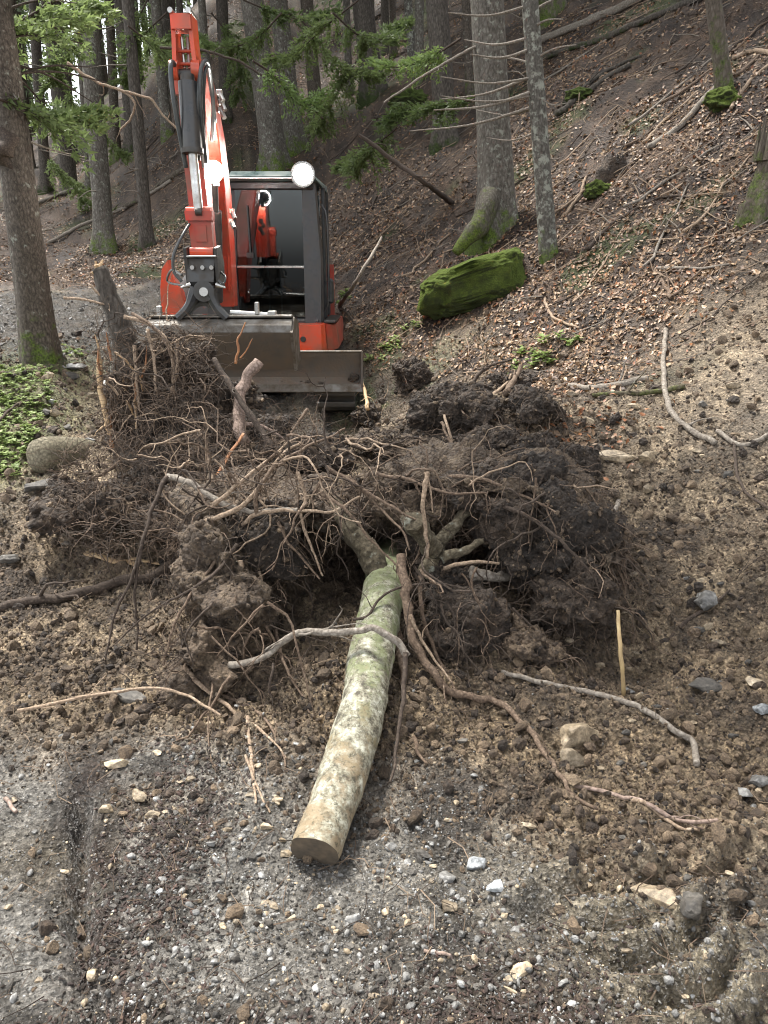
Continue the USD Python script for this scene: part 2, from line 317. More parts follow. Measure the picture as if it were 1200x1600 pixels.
def leaf(name, a, b, trans=0.35, rough=0.55):
    look(name, {'oi': ('object_info', {}), 'geo': ('geometry', {}), 'mx': ('mix_color', {'a': a, 'b': b}), 'pn': ('math', {'math_type': 'fraction'}), 'ad': ('math', {'math_type': 'add'}),
                'p': ('principled_bsdf', {'roughness': rough}), 't': ('translucent_bsdf', {}), 's': ('mix_closure', {'fac': trans})},
         [('oi.random', 'ad.value1'), ('geo.random_per_island', 'ad.value2'), ('ad.value', 'pn.value1'), ('pn.value', 'mx.fac'), ('mx.result', 'p.base_color'), ('mx.result', 't.color'), ('p.BSDF', 's.closure1'), ('t.BSDF', 's.closure2')], surface='s.closure')
leaf('dead_leaf', (.1, .058, .03), (.24, .15, .082), 0.1, 0.5)
leaf('pale_leaf', (.22, .14, .08), (.36, .25, .15), 0.1, 0.45)
leaf('rust_leaf', (.19, .07, .028), (.32, .145, .06), 0.1, 0.45)
leaf('dull_leaf', (.045, .028, .02), (.12, .07, .045), 0.1, 0.6)
leaf('needles', (.085, .125, .04), (.19, .25, .09), 0.5)
leaf('far_needles', (.075, .11, .05), (.15, .2, .09), 0.5)
leaf('fresh_leaf', (.09, .15, .035), (.2, .28, .09), 0.45)
leaf('herb_leaf', (.14, .2, .05), (.3, .38, .13), 0.4)

plain('red_paint', (.4, .028, .014), 0.35, dirt=(.15, .06, .035), dirt_amt=0.5, scale=4, coat=0.3)
plain('orange_paint', (.56, .055, .016), 0.3, dirt=(.22, .07, .035), dirt_amt=0.35, scale=4, coat=0.3)
plain('black_paint', (.02, .022, .025), 0.35, dirt=(.045, .042, .038), scale=8, coat=0.2)
plain('grey_plastic', (.05, .058, .06), 0.4, dirt=(.085, .085, .08), scale=6)
plain('roof_paint', (.045, .075, .075), 0.3, dirt=(.1, .12, .11), scale=6)
plain('worn_steel', (.2, .195, .18), 0.42, metallic=0.6, dirt=(.07, .053, .036), dirt_amt=0.75, scale=9, bump=.004, bscale=40)
plain('muddy_steel', (.045, .042, .037), 0.6, metallic=0.2, dirt=(.085, .062, .042), dirt_amt=0.8, scale=8, bump=.008, bscale=45)
plain('bright_steel', (.6, .6, .58), 0.3, metallic=1.0, dirt=(.35, .33, .3), scale=12)
plain('dark_steel', (.07, .072, .072), 0.4, metallic=0.7, dirt=(.06, .05, .04), scale=10, bump=.001)
plain('rubber', (.015, .015, .015), 0.5, dirt=(.05, .042, .034), scale=10)
plain('hose_rubber', (.03, .035, .038), 0.28, dirt=(.06, .06, .055), scale=10)
plain('seat_cloth', (.03, .03, .032), 0.8, dirt=(.05, .05, .05), scale=10)
look('lamp_light', {'e': ('emission', {'color': (1.0, .97, .9), 'strength': 120.0})}, [], 'e.emission')
look('lamp_reflector', {'e': ('emission', {'color': (1.0, .9, .5), 'strength': 10.0})}, [], 'e.emission')
look('cab_glass', {'t': ('transparent_bsdf', {'color': (.27, .36, .4)}), 'g': ('glossy_bsdf', {'color': (1, 1, 1), 'roughness': 0.02}), 'fr': ('fresnel', {'IOR': 1.75}), 's': ('mix_closure', {})},
     [('fr.fac', 's.fac'), ('t.BSDF', 's.closure1'), ('g.BSDF', 's.closure2')], 's.closure')

# ---------------------------------------------------------------- terrain
def sstep(a, b, x):
    t = np.clip((x - a) / (b - a), 0, 1); return t * t * (3 - 2 * t)
def softplus(x, w):
    return w * np.logaddexp(0, x / w)
def gauss(x, y, cx, cy, sx, sy, a=0.0):
    dx, dy = x - cx, y - cy
    c, s = math.cos(a), math.sin(a)
    return np.exp(-((dx * c + dy * s) / sx) ** 2 / 2 - ((-dx * s + dy * c) / sy) ** 2 / 2)
def uphill(x, y):
    return 0.866 * (x + 0.3) + 0.5 * (y - 7.0)

def flat_at(px, py, h=0.03):   # a spot on the level ground of the foreground
    u, v = (px - 600) / FPX, (800 - py) / FPX
    r = np.array([u, math.cos(PITCH) + v * math.sin(PITCH), v * math.cos(PITCH) - math.sin(PITCH)])
    return (np.array([0, 0, CAM_H]) + r * ((h - CAM_H) / r[2]))[:2]
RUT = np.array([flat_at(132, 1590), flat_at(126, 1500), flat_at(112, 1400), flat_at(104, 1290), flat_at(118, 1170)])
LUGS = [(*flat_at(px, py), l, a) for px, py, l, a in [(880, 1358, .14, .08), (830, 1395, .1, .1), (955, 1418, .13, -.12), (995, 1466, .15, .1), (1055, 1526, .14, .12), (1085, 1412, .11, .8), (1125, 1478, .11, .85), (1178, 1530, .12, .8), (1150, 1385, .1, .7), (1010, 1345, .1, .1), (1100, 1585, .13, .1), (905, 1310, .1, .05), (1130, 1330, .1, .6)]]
def macro(x, y):
    s = uphill(x, y)
    cap = 4 + 22 * sstep(-14, 1, x)
    up = softplus(s - 0.15, 0.45); up = cap - softplus(cap - up, 1.2)
    z = 0.05 * softplus(y - 3.5, 0.6) + 0.75 * up + 0.12 * softplus(y - 14, 3) * sstep(-9, -3, x) + 0.17 * (softplus(y - 11.0, .7) - .7 * softplus(y - 24, 2)) * sstep(-1.5, -4.0, x)
    z = z + 0.70 * sstep(-0.9, -3.0, x) * sstep(2.6, 6.2, y)
    z = z - 0.55 * softplus(-(s + 5.2), 0.5)
    z = z + 0.42 * gauss(x, y, 0.25, 5.0, 0.75, 0.5) + 0.22 * gauss(x, y, 1.1, 4.7, 0.6, 0.7) + 0.3 * gauss(x, y, -1.3, 4.7, 0.6, 0.55) + 0.12 * gauss(x, y, 0.0, 3.2, 0.9, 0.45)
    z = z - 0.17 * gauss(x, y, 1.08, 2.95, 0.3, 0.2) + 0.15 * gauss(x, y, 1.9, 3.3, 0.5, 0.6) - 0.3 * gauss(x, y, -0.45, 6.45, 0.5, 0.4)
    return z
def zones(x, y):
    """Weights of what the ground is made of at (x, y)."""
    p = np.stack([x, y, 0 * x], -1)
    w = (fbm(p * 1.3 + 5, 4, 3) - 0.5)
    s = uphill(x, y) + w * 1.6
    gravel = sstep(2.25, 1.85, y + w * 0.9 + 0.3 * np.maximum(x - .3, 0) - 0.16 * np.maximum(-x - .2, 0))
    forest = sstep(0.5, 1.1, s - 0.9 * sstep(5.6, 4.2, y)) * sstep(4.2, 5.4, y + w * .8 - .55 * np.maximum(x - .8, 0))
    pale = gauss(x, y, 2.35, 4.75, 0.5, 0.8, .3) * sstep(-.2, .05, w + .1)
    bankgrass = sstep(-2.0, -2.5, x + w * 0.6) * sstep(4.0, 4.6, y) * sstep(8.0, 7.0, y)
    track = sstep(0.9, 0.3, s) * sstep(6.4, 7.2, y) * sstep(-5.5, -4.2, s) * sstep(11.6, 10.6, y + w * .8)
    forest = np.maximum(forest, sstep(10.6, 11.6, y + w * .8) * sstep(-.5, -2.5, x))
    return dict(gravel=gravel, forest=forest, pale=pale, bank=bankgrass, track=track, w=w)
def relief(x, y, zn):
    p = np.stack([x, y, 0 * x], -1)
    rough = np.clip(1.0 - 0.75 * zn['gravel'] - 0.5 * zn['forest'] - 0.4 * zn['track'] - .6 * zn['pale'], 0.15, 1)
    big = (fbm(p * 2.6, 3, 11) - 0.5) * 0.16 * (0.35 + 0.65 * rough) * sstep(0.8, 2.4, y)
    mid = (fbm(p * 8.5, 3, 23) - 0.5) * 0.075 * rough
    rid = np.abs(fbm(p * 17.0, 3, 31) - 0.5) * -0.05 * rough
    fine = (fbm(p * 48.0, 3, 43) - 0.5) * (0.03 * rough + 0.007) + (0.25 - np.abs(noise(p * 36.0, 44) - .5)) * .03 * rough
    mid = mid + np.abs(fbm(p * 12.0, 2, 91) - .5) * -.06 * rough * (1 - zn['forest']) + (fbm(p * 5, 3, 19) - .5) * .1 * zn['forest']
    fineg = (noise(p * 95.0, 57) - 0.5) * (0.008 * rough + 0.006)
    z = big + mid + rid + fine + fineg + (fbm(p * 0.7, 3, 77) - 0.5) * 0.5 * zn['forest'] * sstep(6, 12, y)
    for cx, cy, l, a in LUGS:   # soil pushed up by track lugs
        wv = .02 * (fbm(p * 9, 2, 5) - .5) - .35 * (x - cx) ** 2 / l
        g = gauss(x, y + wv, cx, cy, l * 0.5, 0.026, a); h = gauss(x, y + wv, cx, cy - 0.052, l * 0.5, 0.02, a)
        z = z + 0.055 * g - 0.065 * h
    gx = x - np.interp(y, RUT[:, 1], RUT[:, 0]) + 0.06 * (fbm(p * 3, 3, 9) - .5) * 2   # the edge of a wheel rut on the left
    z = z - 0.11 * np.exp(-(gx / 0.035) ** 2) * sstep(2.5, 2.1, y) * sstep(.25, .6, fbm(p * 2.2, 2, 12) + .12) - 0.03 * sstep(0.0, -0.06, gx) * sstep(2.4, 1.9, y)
    return z
def height(x, y):
    x, y = np.asarray(x, float), np.asarray(y, float)
    return macro(x, y) + relief(x, y, zones(x, y))

def ray(px, py):
    u, v = (px - 600) / FPX, (800 - py) / FPX
    return np.array([u, math.cos(PITCH) + v * math.sin(PITCH), v * math.cos(PITCH) - math.sin(PITCH)])
EYE = np.array([0, 0, CAM_H])
def P(px, py, d):
    """World point seen at photo pixel (px, py), d metres ahead."""
    r = ray(px, py); return EYE + r * (d / r[1])
def G(px, py):
    """Where the sight line through a photo pixel meets the ground."""
    r = ray(px, py); r = r / r[1]
    t = np.concatenate([np.linspace(0.8, 12, 900), np.linspace(12.1, 80, 500)])
    q = EYE + r * t[:, None]
    below = np.nonzero(q[:, 2] < height(q[:, 0], q[:, 1]))[0]
    k = below[0] if len(below) else len(t) - 1
    return np.array([q[k, 0], q[k, 1], float(height(q[k, 0], q[k, 1]))])
def depth(p):
    return p[1] * math.cos(PITCH) + (CAM_H - p[2]) * math.sin(PITCH)
def px_r(w, p):
    return w / 2 * depth(p) / FPX

def build_ground():
    az = np.concatenate([np.linspace(-180, -56, 20)[:-1], np.linspace(-56, -36, 60)[:-1], np.linspace(-36, 36, 620), np.linspace(36, 56, 60)[1:], np.linspace(56, 180, 20)[1:-1]])
    rr = np.concatenate([[0.02, 0.3, 0.6], np.geomspace(0.85, 6.0, 560), np.geomspace(6.05, 14, 150), np.geomspace(14.3, 160, 70)])
    A, R = np.meshgrid(np.radians(az), rr, indexing='xy')
    x, y = R * np.sin(A), R * np.cos(A)
    zn = zones(x, y)
    z = macro(x, y) + relief(x, y, zn)
    z = np.minimum(z, 70 + 0 * z)
    v = np.stack([x, y, z], -1).reshape(-1, 3)
    nr, na = x.shape
    i, j = np.meshgrid(np.arange(nr - 1), np.arange(na), indexing='ij')
    k = (j + 1) % na
    f = np.stack([i * na + j, (i + 1) * na + j, (i + 1) * na + k, i * na + k], -1).reshape(-1, 4)
    f = f[:, ::-1]
    f = np.vstack([f[:, [0, 1, 2]], f[:, [0, 2, 3]]])
    p3 = np.stack([x, y, 0 * x], -1)
    C = lambda *c: np.array(c)
    n1, n2 = fbm(p3 * 2.1 + 9, 4, 5)[..., None], fbm(p3 * 5.3 + 2, 4, 6)[..., None]
    loam, clay, tan = C(.05, .036, .024), C(.15, .112, .071), C(.26, .2, .13)
    col = loam + (clay - loam) * sstep(.33, .55, n1) ; col = col + (tan - col) * sstep(.5, .68, n2) * 0.7
    warm = gauss(x, y, 0.7, 2.45, 1.2, 0.4)[..., None] * 0.7 + gauss(x, y, -0.75, 2.25, 0.35, 0.3)[..., None] * .6
    col = col + (C(.185, .135, .08) - col) * np.clip(warm, 0, 1) * sstep(.3, .55, n2)
    darkheap = (gauss(x, y, 0.6, 4.9, 1.1, 0.7) * 0.85 + gauss(x, y, -1.2, 4.3, 0.8, 0.6) * .9 + gauss(x, y, 1.2, 3.2, 0.5, 0.4) * .7)[..., None]
    col = col + (C(.05, .037, .026) - col) * np.clip(darkheap, 0, 1) * sstep(.6, .42, n2)
    grav = C(.062, .057, .05) + (C(.18, .17, .152) - C(.062, .057, .05)) * sstep(.4, .64, n2)
    mudlane = (sstep(-.72, -.8, x + .05 * (n1[..., 0] - .5)) * sstep(2.1, 1.8, y))[..., None]
    lugmud = np.clip(gauss(x, y, 0.85, 1.55, .38, .42) * 1.3, 0, 1)[..., None]
    grav = grav + (C(.16, .138, .1) - grav) * lugmud * sstep(.36, .52, n2)
    grav = grav + (C(.1, .088, .07) + .05 * (n2 - .5) - grav) * mudlane * sstep(.35, .5, n1)
    col = col + (grav - col) * zn['gravel'][..., None]
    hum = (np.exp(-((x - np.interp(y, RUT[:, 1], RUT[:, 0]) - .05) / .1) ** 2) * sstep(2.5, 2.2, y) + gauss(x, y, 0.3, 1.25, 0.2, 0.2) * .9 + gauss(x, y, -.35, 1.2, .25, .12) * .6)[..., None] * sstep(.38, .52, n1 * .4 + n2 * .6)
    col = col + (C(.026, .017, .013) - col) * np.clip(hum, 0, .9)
    fo = C(.027, .0165, .0105) + (C(.068, .043, .027) - C(.027, .0165, .0105)) * sstep(.35, .65, n2)
    col = col + (fo - col) * zn['forest'][..., None]
    col = col + (C(.19, .152, .108) - col) * (zn['pale'] * .6)[..., None]
    col = col + (C(.055, .075, .02) - col) * (zn['bank'] * .6)[..., None]
    col = col + (C(.045, .041, .036) - col) * (zn['track'] * .85)[..., None]
    green = sstep(.6, .72, fbm(p3 * 1.1 + 31, 4, 8)) * zn['forest'] * .6 + gauss(x, y, 0.1, 7.0, .5, .6) * sstep(.45, .6, n2[..., 0]) * .6
    col = col + (C(.04, .06, .012) - col) * np.clip(green, 0, .8)[..., None]
    wet = np.clip(zn['gravel'] * .95 + zn['track'] * .9 + zn['pale'] * .4 + .3 * sstep(.45, .7, n1[..., 0]), 0, 1)
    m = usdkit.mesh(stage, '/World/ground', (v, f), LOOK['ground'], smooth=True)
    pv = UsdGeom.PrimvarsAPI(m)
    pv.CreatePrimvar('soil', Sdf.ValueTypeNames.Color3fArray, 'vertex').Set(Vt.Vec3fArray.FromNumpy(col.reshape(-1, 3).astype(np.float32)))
    pv.CreatePrimvar('wet', Sdf.ValueTypeNames.FloatArray, 'vertex').Set(Vt.FloatArray.FromNumpy(wet.ravel().astype(np.float32)))
    tag(m, 'churned brown soil and grey wet gravel rising to a leaf strewn slope', 'ground', None, 'structure')
build_ground()

def normals_at(x, y, e=0.08):
    hx = (macro(x + e, y) - macro(x - e, y)) / (2 * e); hy = (macro(x, y + e) - macro(x, y - e)) / (2 * e)
    n = np.stack([-hx, -hy, np.ones_like(hx)], -1)
    return n / np.linalg.norm(n, axis=-1, keepdims=True)

# ---------------------------------------------------------------- trees
def trunk_mesh(base, direction, L, r0, r1, sides=20, rings=60, flare=0.9, flare_h=0.3, seed=0, lean_side=None, rough=0.06, below=0.35):
    k0 = min(1.2, L * .5)
    t = np.concatenate([[-below], np.linspace(0, k0, 14), np.linspace(k0, L, rings)[1:]])
    d = direction / np.linalg.norm(direction)
    wob = (np.stack([noise(np.stack([t * .35, 0 * t, 0 * t + seed], -1), 3), noise(np.stack([t * .35, 0 * t + 9, 0 * t + seed], -1), 4), 0 * t + .5], -1) - .5) * 0.1 * np.clip(t, 0, 1)[:, None]
    c = base + d * t[:, None] + wob * (r0 / 0.2)
    r = r0 + (r1 - r0) * np.clip(t / L, 0, 1)
    th = np.arange(sides) / sides * 2 * np.pi
    rng = np.random.default_rng(seed)
    ph, kk = rng.uniform(0, 6.3), rng.integers(3, 6)
    fl = 1 + flare * np.exp(-np.clip(t, 0, None) / flare_h)[:, None] * (0.55 + 0.45 * np.cos(kk * th + ph))[None]
    if lean_side is not None:
        fl = fl + 1.3 * flare * np.exp(-np.clip(t, 0, None) / (flare_h * 0.9))[:, None] * np.clip(np.cos(th - lean_side), 0, 1)[None] ** 2
    ux = np.array([1.0, 0, 0]) - d * d[0]; ux /= np.linalg.norm(ux); uy = np.cross(d, ux)
    ring = ux * np.cos(th)[:, None] + uy * np.sin(th)[:, None]
    rad = r[:, None] * fl
    v = c[:, None] + ring[None] * rad[..., None]
    nz = fbm(v / max(r0, .03) * np.array([1.4, 1.4, .35]), 3, seed) - .5
    v = c[:, None] + ring[None] * (rad * (1 + rough * 3 * nz))[..., None]
    n = len(t)
    i, j = np.meshgrid(np.arange(n - 1), np.arange(sides), indexing='ij'); k = (j + 1) % sides
    f = np.stack([i * sides + j, i * sides + k, (i + 1) * sides + k, (i + 1) * sides + j], -1).reshape(-1, 4)
    return vf((v.reshape(-1, 3), f))

def needle_cards(rng, centers, dirs, size, n_per, spread):
    """Many small leaf-sized triangles around twig points, pointing along the twig."""
    c = np.repeat(centers, n_per, 0) + rng.normal(size=(len(centers) * n_per, 3)) * spread
    d = np.repeat(dirs, n_per, 0) + rng.normal(size=(len(centers) * n_per, 3)) * 0.55
    d /= np.linalg.norm(d, axis=1, keepdims=True)
    s = np.cross(d, rng.normal(size=d.shape)); s /= np.maximum(np.linalg.norm(s, axis=1, keepdims=True), 1e-9)
    L = size * rng.uniform(.6, 1.3, (len(c), 1))
    a, b, t = c - s * L * .22, c + s * L * .22, c + d * L
    v = np.stack([a, b, t], 1).reshape(-1, 3)
    return v, np.arange(len(v)).reshape(-1, 3)

def crown_mesh(rng, lo, hi, rad, n_branch, size, n_per, along=9, droop=0.35):
    C, D, wood = [], [], []
    for k in range(n_branch):
        u = rng.uniform() ** 0.8
        z = lo + (hi - lo) * u
        R = rad * (1 - u * 0.85) * rng.uniform(.6, 1.1)
        a = rng.uniform(0, 2 * np.pi); dr = np.array([math.cos(a), math.sin(a), 0])
        t = np.linspace(.12, 1, along)[:, None]
        p = dr * R * t + np.array([0, 0, z]) - np.array([0, 0, 1]) * droop * R * t ** 2
        p[:, :2] += rng.normal(size=(along, 2)) * R * .07
        C.append(p); D.append(np.repeat((dr - [0, 0, .3])[None], along, 0))
        wood.append(tube(np.vstack([[0, 0, z], p[::2]]), [.012 * (1 + R * .3), .004], 3, False))
    C, D = np.vstack(C), np.vstack(D)
    return needle_cards(rng, C, D, size, n_per, size * .9), cat(*wood)

rngT = np.random.default_rng(7)
tree_log = []
def tree(name, label, base_px, top_px, w0, w1, mat, d=None, group=None, L=15.0, sides=20, flare=.7, flare_h=.25, seed=0, crown=(7.5, 2.2), lean_side=None, stubs=0, rough=.05):
    b = G(*base_px) if d is None else P(*base_px, d)
    if d is not None: b[2] = height(b[0], b[1])
    tp = P(*top_px, b[1])
    dr = tp - b; dr /= np.linalg.norm(dr)
    r0 = px_r(w0, b); ln = np.linalg.norm(tp - b); r1 = px_r(w1, tp)
    rL = max(r0 + (r1 - r0) * L / ln * .6, r0 * .35)
    T = Thing(name, label, 'tree', b, group)
    T.part('trunk', trunk_mesh(b, dr, L, r0, rL, sides, 60, flare, flare_h, seed, lean_side, rough), mat, True)
    rng = np.random.default_rng(seed + 100)
    if stubs:
        S = []
        for k in range(stubs):
            h = rng.uniform(.6, 5.0); a = rng.uniform(0, 6.28); q = b + dr * h
            dd = np.array([math.cos(a), math.sin(a), rng.uniform(-.25, .2)])
            l = rng.uniform(.15, .9) if rng.uniform() < .6 else rng.uniform(.05, .15)
            pts = spline([q + dd * r0 * .5, q + dd * (r0 + l * .5) + rng.normal(size=3) * .03, q + dd * (r0 + l) + rng.normal(size=3) * .08 + [0, 0, -.1 * l]], 6)
            S.append(tube(pts, [.011, .003], 4, False))
        T.part('dead_twigs', cat(*S), 'stick_bark', True, kind='stuff')
    if crown:
        cm, wood = crown_mesh(rng, crown[0], L, crown[1], 70, .22, 5)
        off = lambda m: (m[0] + b + dr * 0, m[1])
        T.part('crown', off(cm), 'needles', False)
    tree_log.append((b, r0))
    return T, b, dr, r0

TA, bA, dA, rA = tree('spruce_tree', 'thick brown spruce trunk with mossy foot on the left bank', (58, 520), (-10, 0), 50, 42, 'spruce_bark', d=6.5, sides=40, seed=1, stubs=26, flare=.36, flare_h=.35, rough=.07)
tree('spruce_tree', 'straight grey spruce with moss at its foot behind the thick left trunk', (165, 388), (137, 0), 29, 26, 'grey_bark', seed=2, stubs=10)
tree('spruce_tree', 'slim brown spruce just left of the excavator boom', (230, 388), (207, 110), 19, 13, 'dark_bark', seed=3, stubs=12)
tree('spruce_tree', 'wide dark spruce trunk rising behind the excavator cab', (428, 262), (394, 0), 38, 33, 'grey_bark', seed=4, stubs=10, crown=(8, 2.4))
tree('spruce_tree', 'spruce with pale flecks right of the trunk behind the cab', (462, 235), (438, 0), 30, 26, 'grey_bark', seed=5, stubs=8)
tree('spruce_tree', 'dark spruce with flared foot left of the big mossy trunk', (695, 228), (680, 0), 35, 28, 'dark_bark', seed=6, stubs=14, flare=.9)
TH, bH, dH, rH = tree('spruce_tree', 'big grey trunk with green moss foot above the mossy boulder', (780, 360), (766, 0), 53, 48, 'grey_bark', sides=40, seed=7, flare=.5, flare_h=.28, lean_side=3.4, stubs=5, crown=(8.5, 2.4))
pts = [at for at in [P(768, 300, bH[1] - .12), P(752, 345, bH[1] - .28), P(728, 375, bH[1] - .38), P(712, 395, bH[1] - .42)]]
for q in pts[1:]: q[2] = max(q[2], float(height(q[0], q[1])) + .02)
TH.part('buttress_root', tube(spline(pts, 30), [.1, .13, .1, .05], 18, lump=.35, seed=5), 'mossy_foot', True)
TI, bI, dI, rI = tree('young_spruce', 'thin lichen spotted trunk with bare side branches right of the big trunk', (857, 398), (826, 0), 27, 21, 'lichen_bark', sides=24, seed=8, flare=.2, crown=(6.5, 1.5), L=11)
tree('young_tree', 'thin mossy trunk high on the slope at the upper right', (1133, 138), (1117, 0), 24, 15, 'mossy_bark', seed=9, flare=.3, crown=(7, 1.6), L=11)
tree('spruce_tree', 'mossy trunk foot at the top edge right of the thin lichen trunk', (858, 30), (850, -60), 44, 40, 'mossy_bark', seed=10)
tree('young_tree', 'pale thin trunk between the cab and the dark flared spruce', (646, 118), (638, 0), 13, 11, 'lichen_bark', seed=11)
# dim trunks behind
DIM = ['broad dim trunk between the thick left trunk and the straight grey spruce', 'thin dim trunk just right of the straight grey spruce', 'dim trunk right behind the slim brown spruce', 'dim trunk half hidden behind the thick left trunk',
       'dim trunk at the left edge partly behind the thick left trunk', 'slim dim trunk right of the raised arm', 'dim trunk between the raised arm and the wide trunk behind the cab', 'dim trunk above the cab lamp', 'slim dim trunk between the cab lamp and the broad dim one',
       'broad dim trunk above the dark mossy hump', 'slim dim trunk left of the pale thin trunk', 'slim dim trunk right of the pale thin trunk', 'dim trunk behind the straight grey spruce and the slim brown one', 'dim slim trunk between the dark flared spruce and the big grey trunk', 'slim dim trunk left of the straight grey spruce', 'slim dim trunk left of the raised arm']
for k, (bx, by, tx, w) in enumerate([(110, 262, 88, 34), (182, 250, 168, 18), (262, 215, 243, 22), (72, 300, 55, 20), (30, 330, 12, 26), (330, 205, 316, 16), (352, 195, 345, 24), (495, 190, 480, 26), (545, 150, 540, 15), (585, 150, 566, 42), (615, 90, 612, 13), (655, 130, 655, 18), (208, 235, 190, 26), (735, 160, 728, 16), (140, 300, 120, 13), (290, 190, 281, 14)]):
    tree('background_spruce', DIM[k], (bx, by), (tx, 0), w * .8, w * .7, ['dark_bark', 'spruce_bark', 'grey_bark'][k % 3], seed=20 + k, sides=12, stubs=9, crown=(6.5 if k % 2 else 5.0, 2.0))

# far forest: full trees, one of each kind built and then copied
def far_tree(seed, L, lo):
    rng = np.random.default_rng(seed)
    T = Thing('forest_spruce', 'distant spruce with dark green boughs in the forest beyond the trunks', 'tree', (0, 0, 0), 'distant spruces in the forest behind')
    T.part('trunk', trunk_mesh(np.zeros(3), np.array([0.02, 0, 1.0]), L, .17, .04, 8, 18, .5, .3, seed), 'dark_bark', True)
    cm, wood = crown_mesh(rng, lo, L, 2.0, 105, .15, 7, 10)
    T.part('crown', cm, 'far_needles', False)
    T.part('boughs', wood, 'dark_bark', False, kind='stuff')
    return T
protos = [far_tree(31, 17, 2.5), far_tree(32, 20, 5.0), far_tree(33, 14, 1.2)]
rng = np.random.default_rng(5)
placed, k = [], 0
while len(placed) < 80:
    az = math.radians(rng.uniform(-33, 14)); d = rng.uniform(19, 62)
    x, y = d * math.sin(az), d * math.cos(az)
    if any((x - a) ** 2 + (y - b) ** 2 < 3.2 for a, b in placed): continue
    placed.append((x, y))
for i, (x, y) in enumerate(placed):
    z = float(height(x, y)) - .1
    if i < 3:
        X = protos[i].x
        X.ClearXformOpOrder(); ops = X
        tr = [o for o in X.GetPrim().GetAttributes() if o.GetName() == 'xformOp:translate']
        X.AddTranslateOp().Set((x, y, z))
    else:
        path = numbered('/World', 'forest_spruce')
        X = UsdGeom.Xform.Define(stage, path)
        X.AddTranslateOp().Set((x, y, z))
        tag(X, 'distant spruce with dark green boughs in the forest beyond the trunks', 'tree', 'distant spruces in the forest behind')
        X.GetPrim().GetReferences().AddInternalReference(Sdf.Path(protos[i % 3].path)); X.GetPrim().SetInstanceable(True)
    s = rng.uniform(.8, 1.25)
    X.AddRotateZOp().Set(float(rng.uniform(0, 360))); X.AddScaleOp().Set((s, s, s * rng.uniform(.9, 1.15)))

# bare side branches of the thin trunk, each its own part
def at_height(b, dr, py):
    best = min(np.linspace(0, 9, 500), key=lambda h: abs(project(b + dr * h)[1] - py)); return b + dr * best
def project(p):
    q = p - EYE
    z = q[1] * math.cos(PITCH) - q[2] * math.sin(PITCH); yv = q[1] * math.sin(PITCH) + q[2] * math.cos(PITCH)
    return 600 + FPX * q[0] / z, 800 - FPX * yv / z
for py, ex, ey, w in [(8, 700, 20, 4), (60, 725, 62, 5), (75, 735, 85, 5), (100, 755, 92, 4), (118, 690, 155, 5), (140, 678, 172, 6), (148, 690, 150, 4), (165, 640, 205, 5), (120, 690, 120, 4), (170, 745, 172, 4), (45, 880, 30, 4), (95, 900, 70, 4), (205, 760, 215, 3), (150, 890, 160, 3), (235, 880, 245, 3), (20, 905, -10, 4)]:
    q = at_height(bI, dI, py)
    e = P(ex, ey, bI[1] + (.25 if (ex * 7 + ey) % 2 else -.3))
    mid = (q + e) / 2 + np.array([0, 0, .03 if ey < py else -.05])
    TI.part('branch', tube(spline([q, mid, e], 10), [px_r(w, q) * 1.1, px_r(w, q) * .35], 6, lump=.2, seed=py), 'stick_bark', True)
for py, ex, ey in [(110, 20, 180), (50, 70, 55), (62, 75, 70), (125, 80, 105), (118, 110, 130), (20, 60, 5), (95, 85, 160)]:
    q = at_height(bA, dA, py); e = P(ex + 60, ey, bA[1] + .4)
    TA.part('branch', tube(spline([q, (q + e) / 2 + [0, 0, .05], e], 9), [.012, .004], 5), 'dark_root', True)

q = at_height(bA, dA, 238) + np.array([.0, -rA * .85, 0])
T_s = np.stack([np.array([.03 * math.sin(t * 9), -.0 - .012 * math.sin(math.pi * (t + .5)), .3 * t]) for t in np.linspace(-.5, .5, 24)])
TA.part('bark_scar', tube(q + T_s, [.02, .055, .075, .06, .02], 14, lump=.7, seed=5), 'dark_root', True)

# foliage sprays that hang into view
def spray(rng, pts, twig_len, mat_size, n_twigs, leafy=False):
    """A bough: a stem with side twigs carrying leaves or needles."""
    stem = spline(pts, 16); C, D, tw = [], [], []
    for k in range(n_twigs):
        i = rng.integers(3, 16); p = stem[i]
        tdir = stem[min(i + 1, 15)] - stem[i - 1]; tdir /= np.linalg.norm(tdir)
        sd = np.cross(tdir, [0, 0, 1.0]) * rng.choice([-1, 1]) + tdir * .7 + rng.normal(size=3) * .25; sd /= np.linalg.norm(sd)
        l = twig_len * rng.uniform(.4, 1.0) * (1.1 - i / 22)
        t = np.linspace(0, 1, 7)[:, None]
        q = p + sd * l * t + np.array([0, 0, -1]) * l * .25 * t ** 2
        C.append(q); D.append(np.repeat(sd[None], 7, 0)); tw.append(tube(q[::3], [.004, .0015], 3, False))
    C, D = np.vstack(C), np.vstack(D)
    return tube(stem, [.014, .003], 5), cat(*tw), needle_cards(rng, C, D, mat_size, 5 if leafy else 9, mat_size * (.5 if leafy else .35))
rng = np.random.default_rng(77)
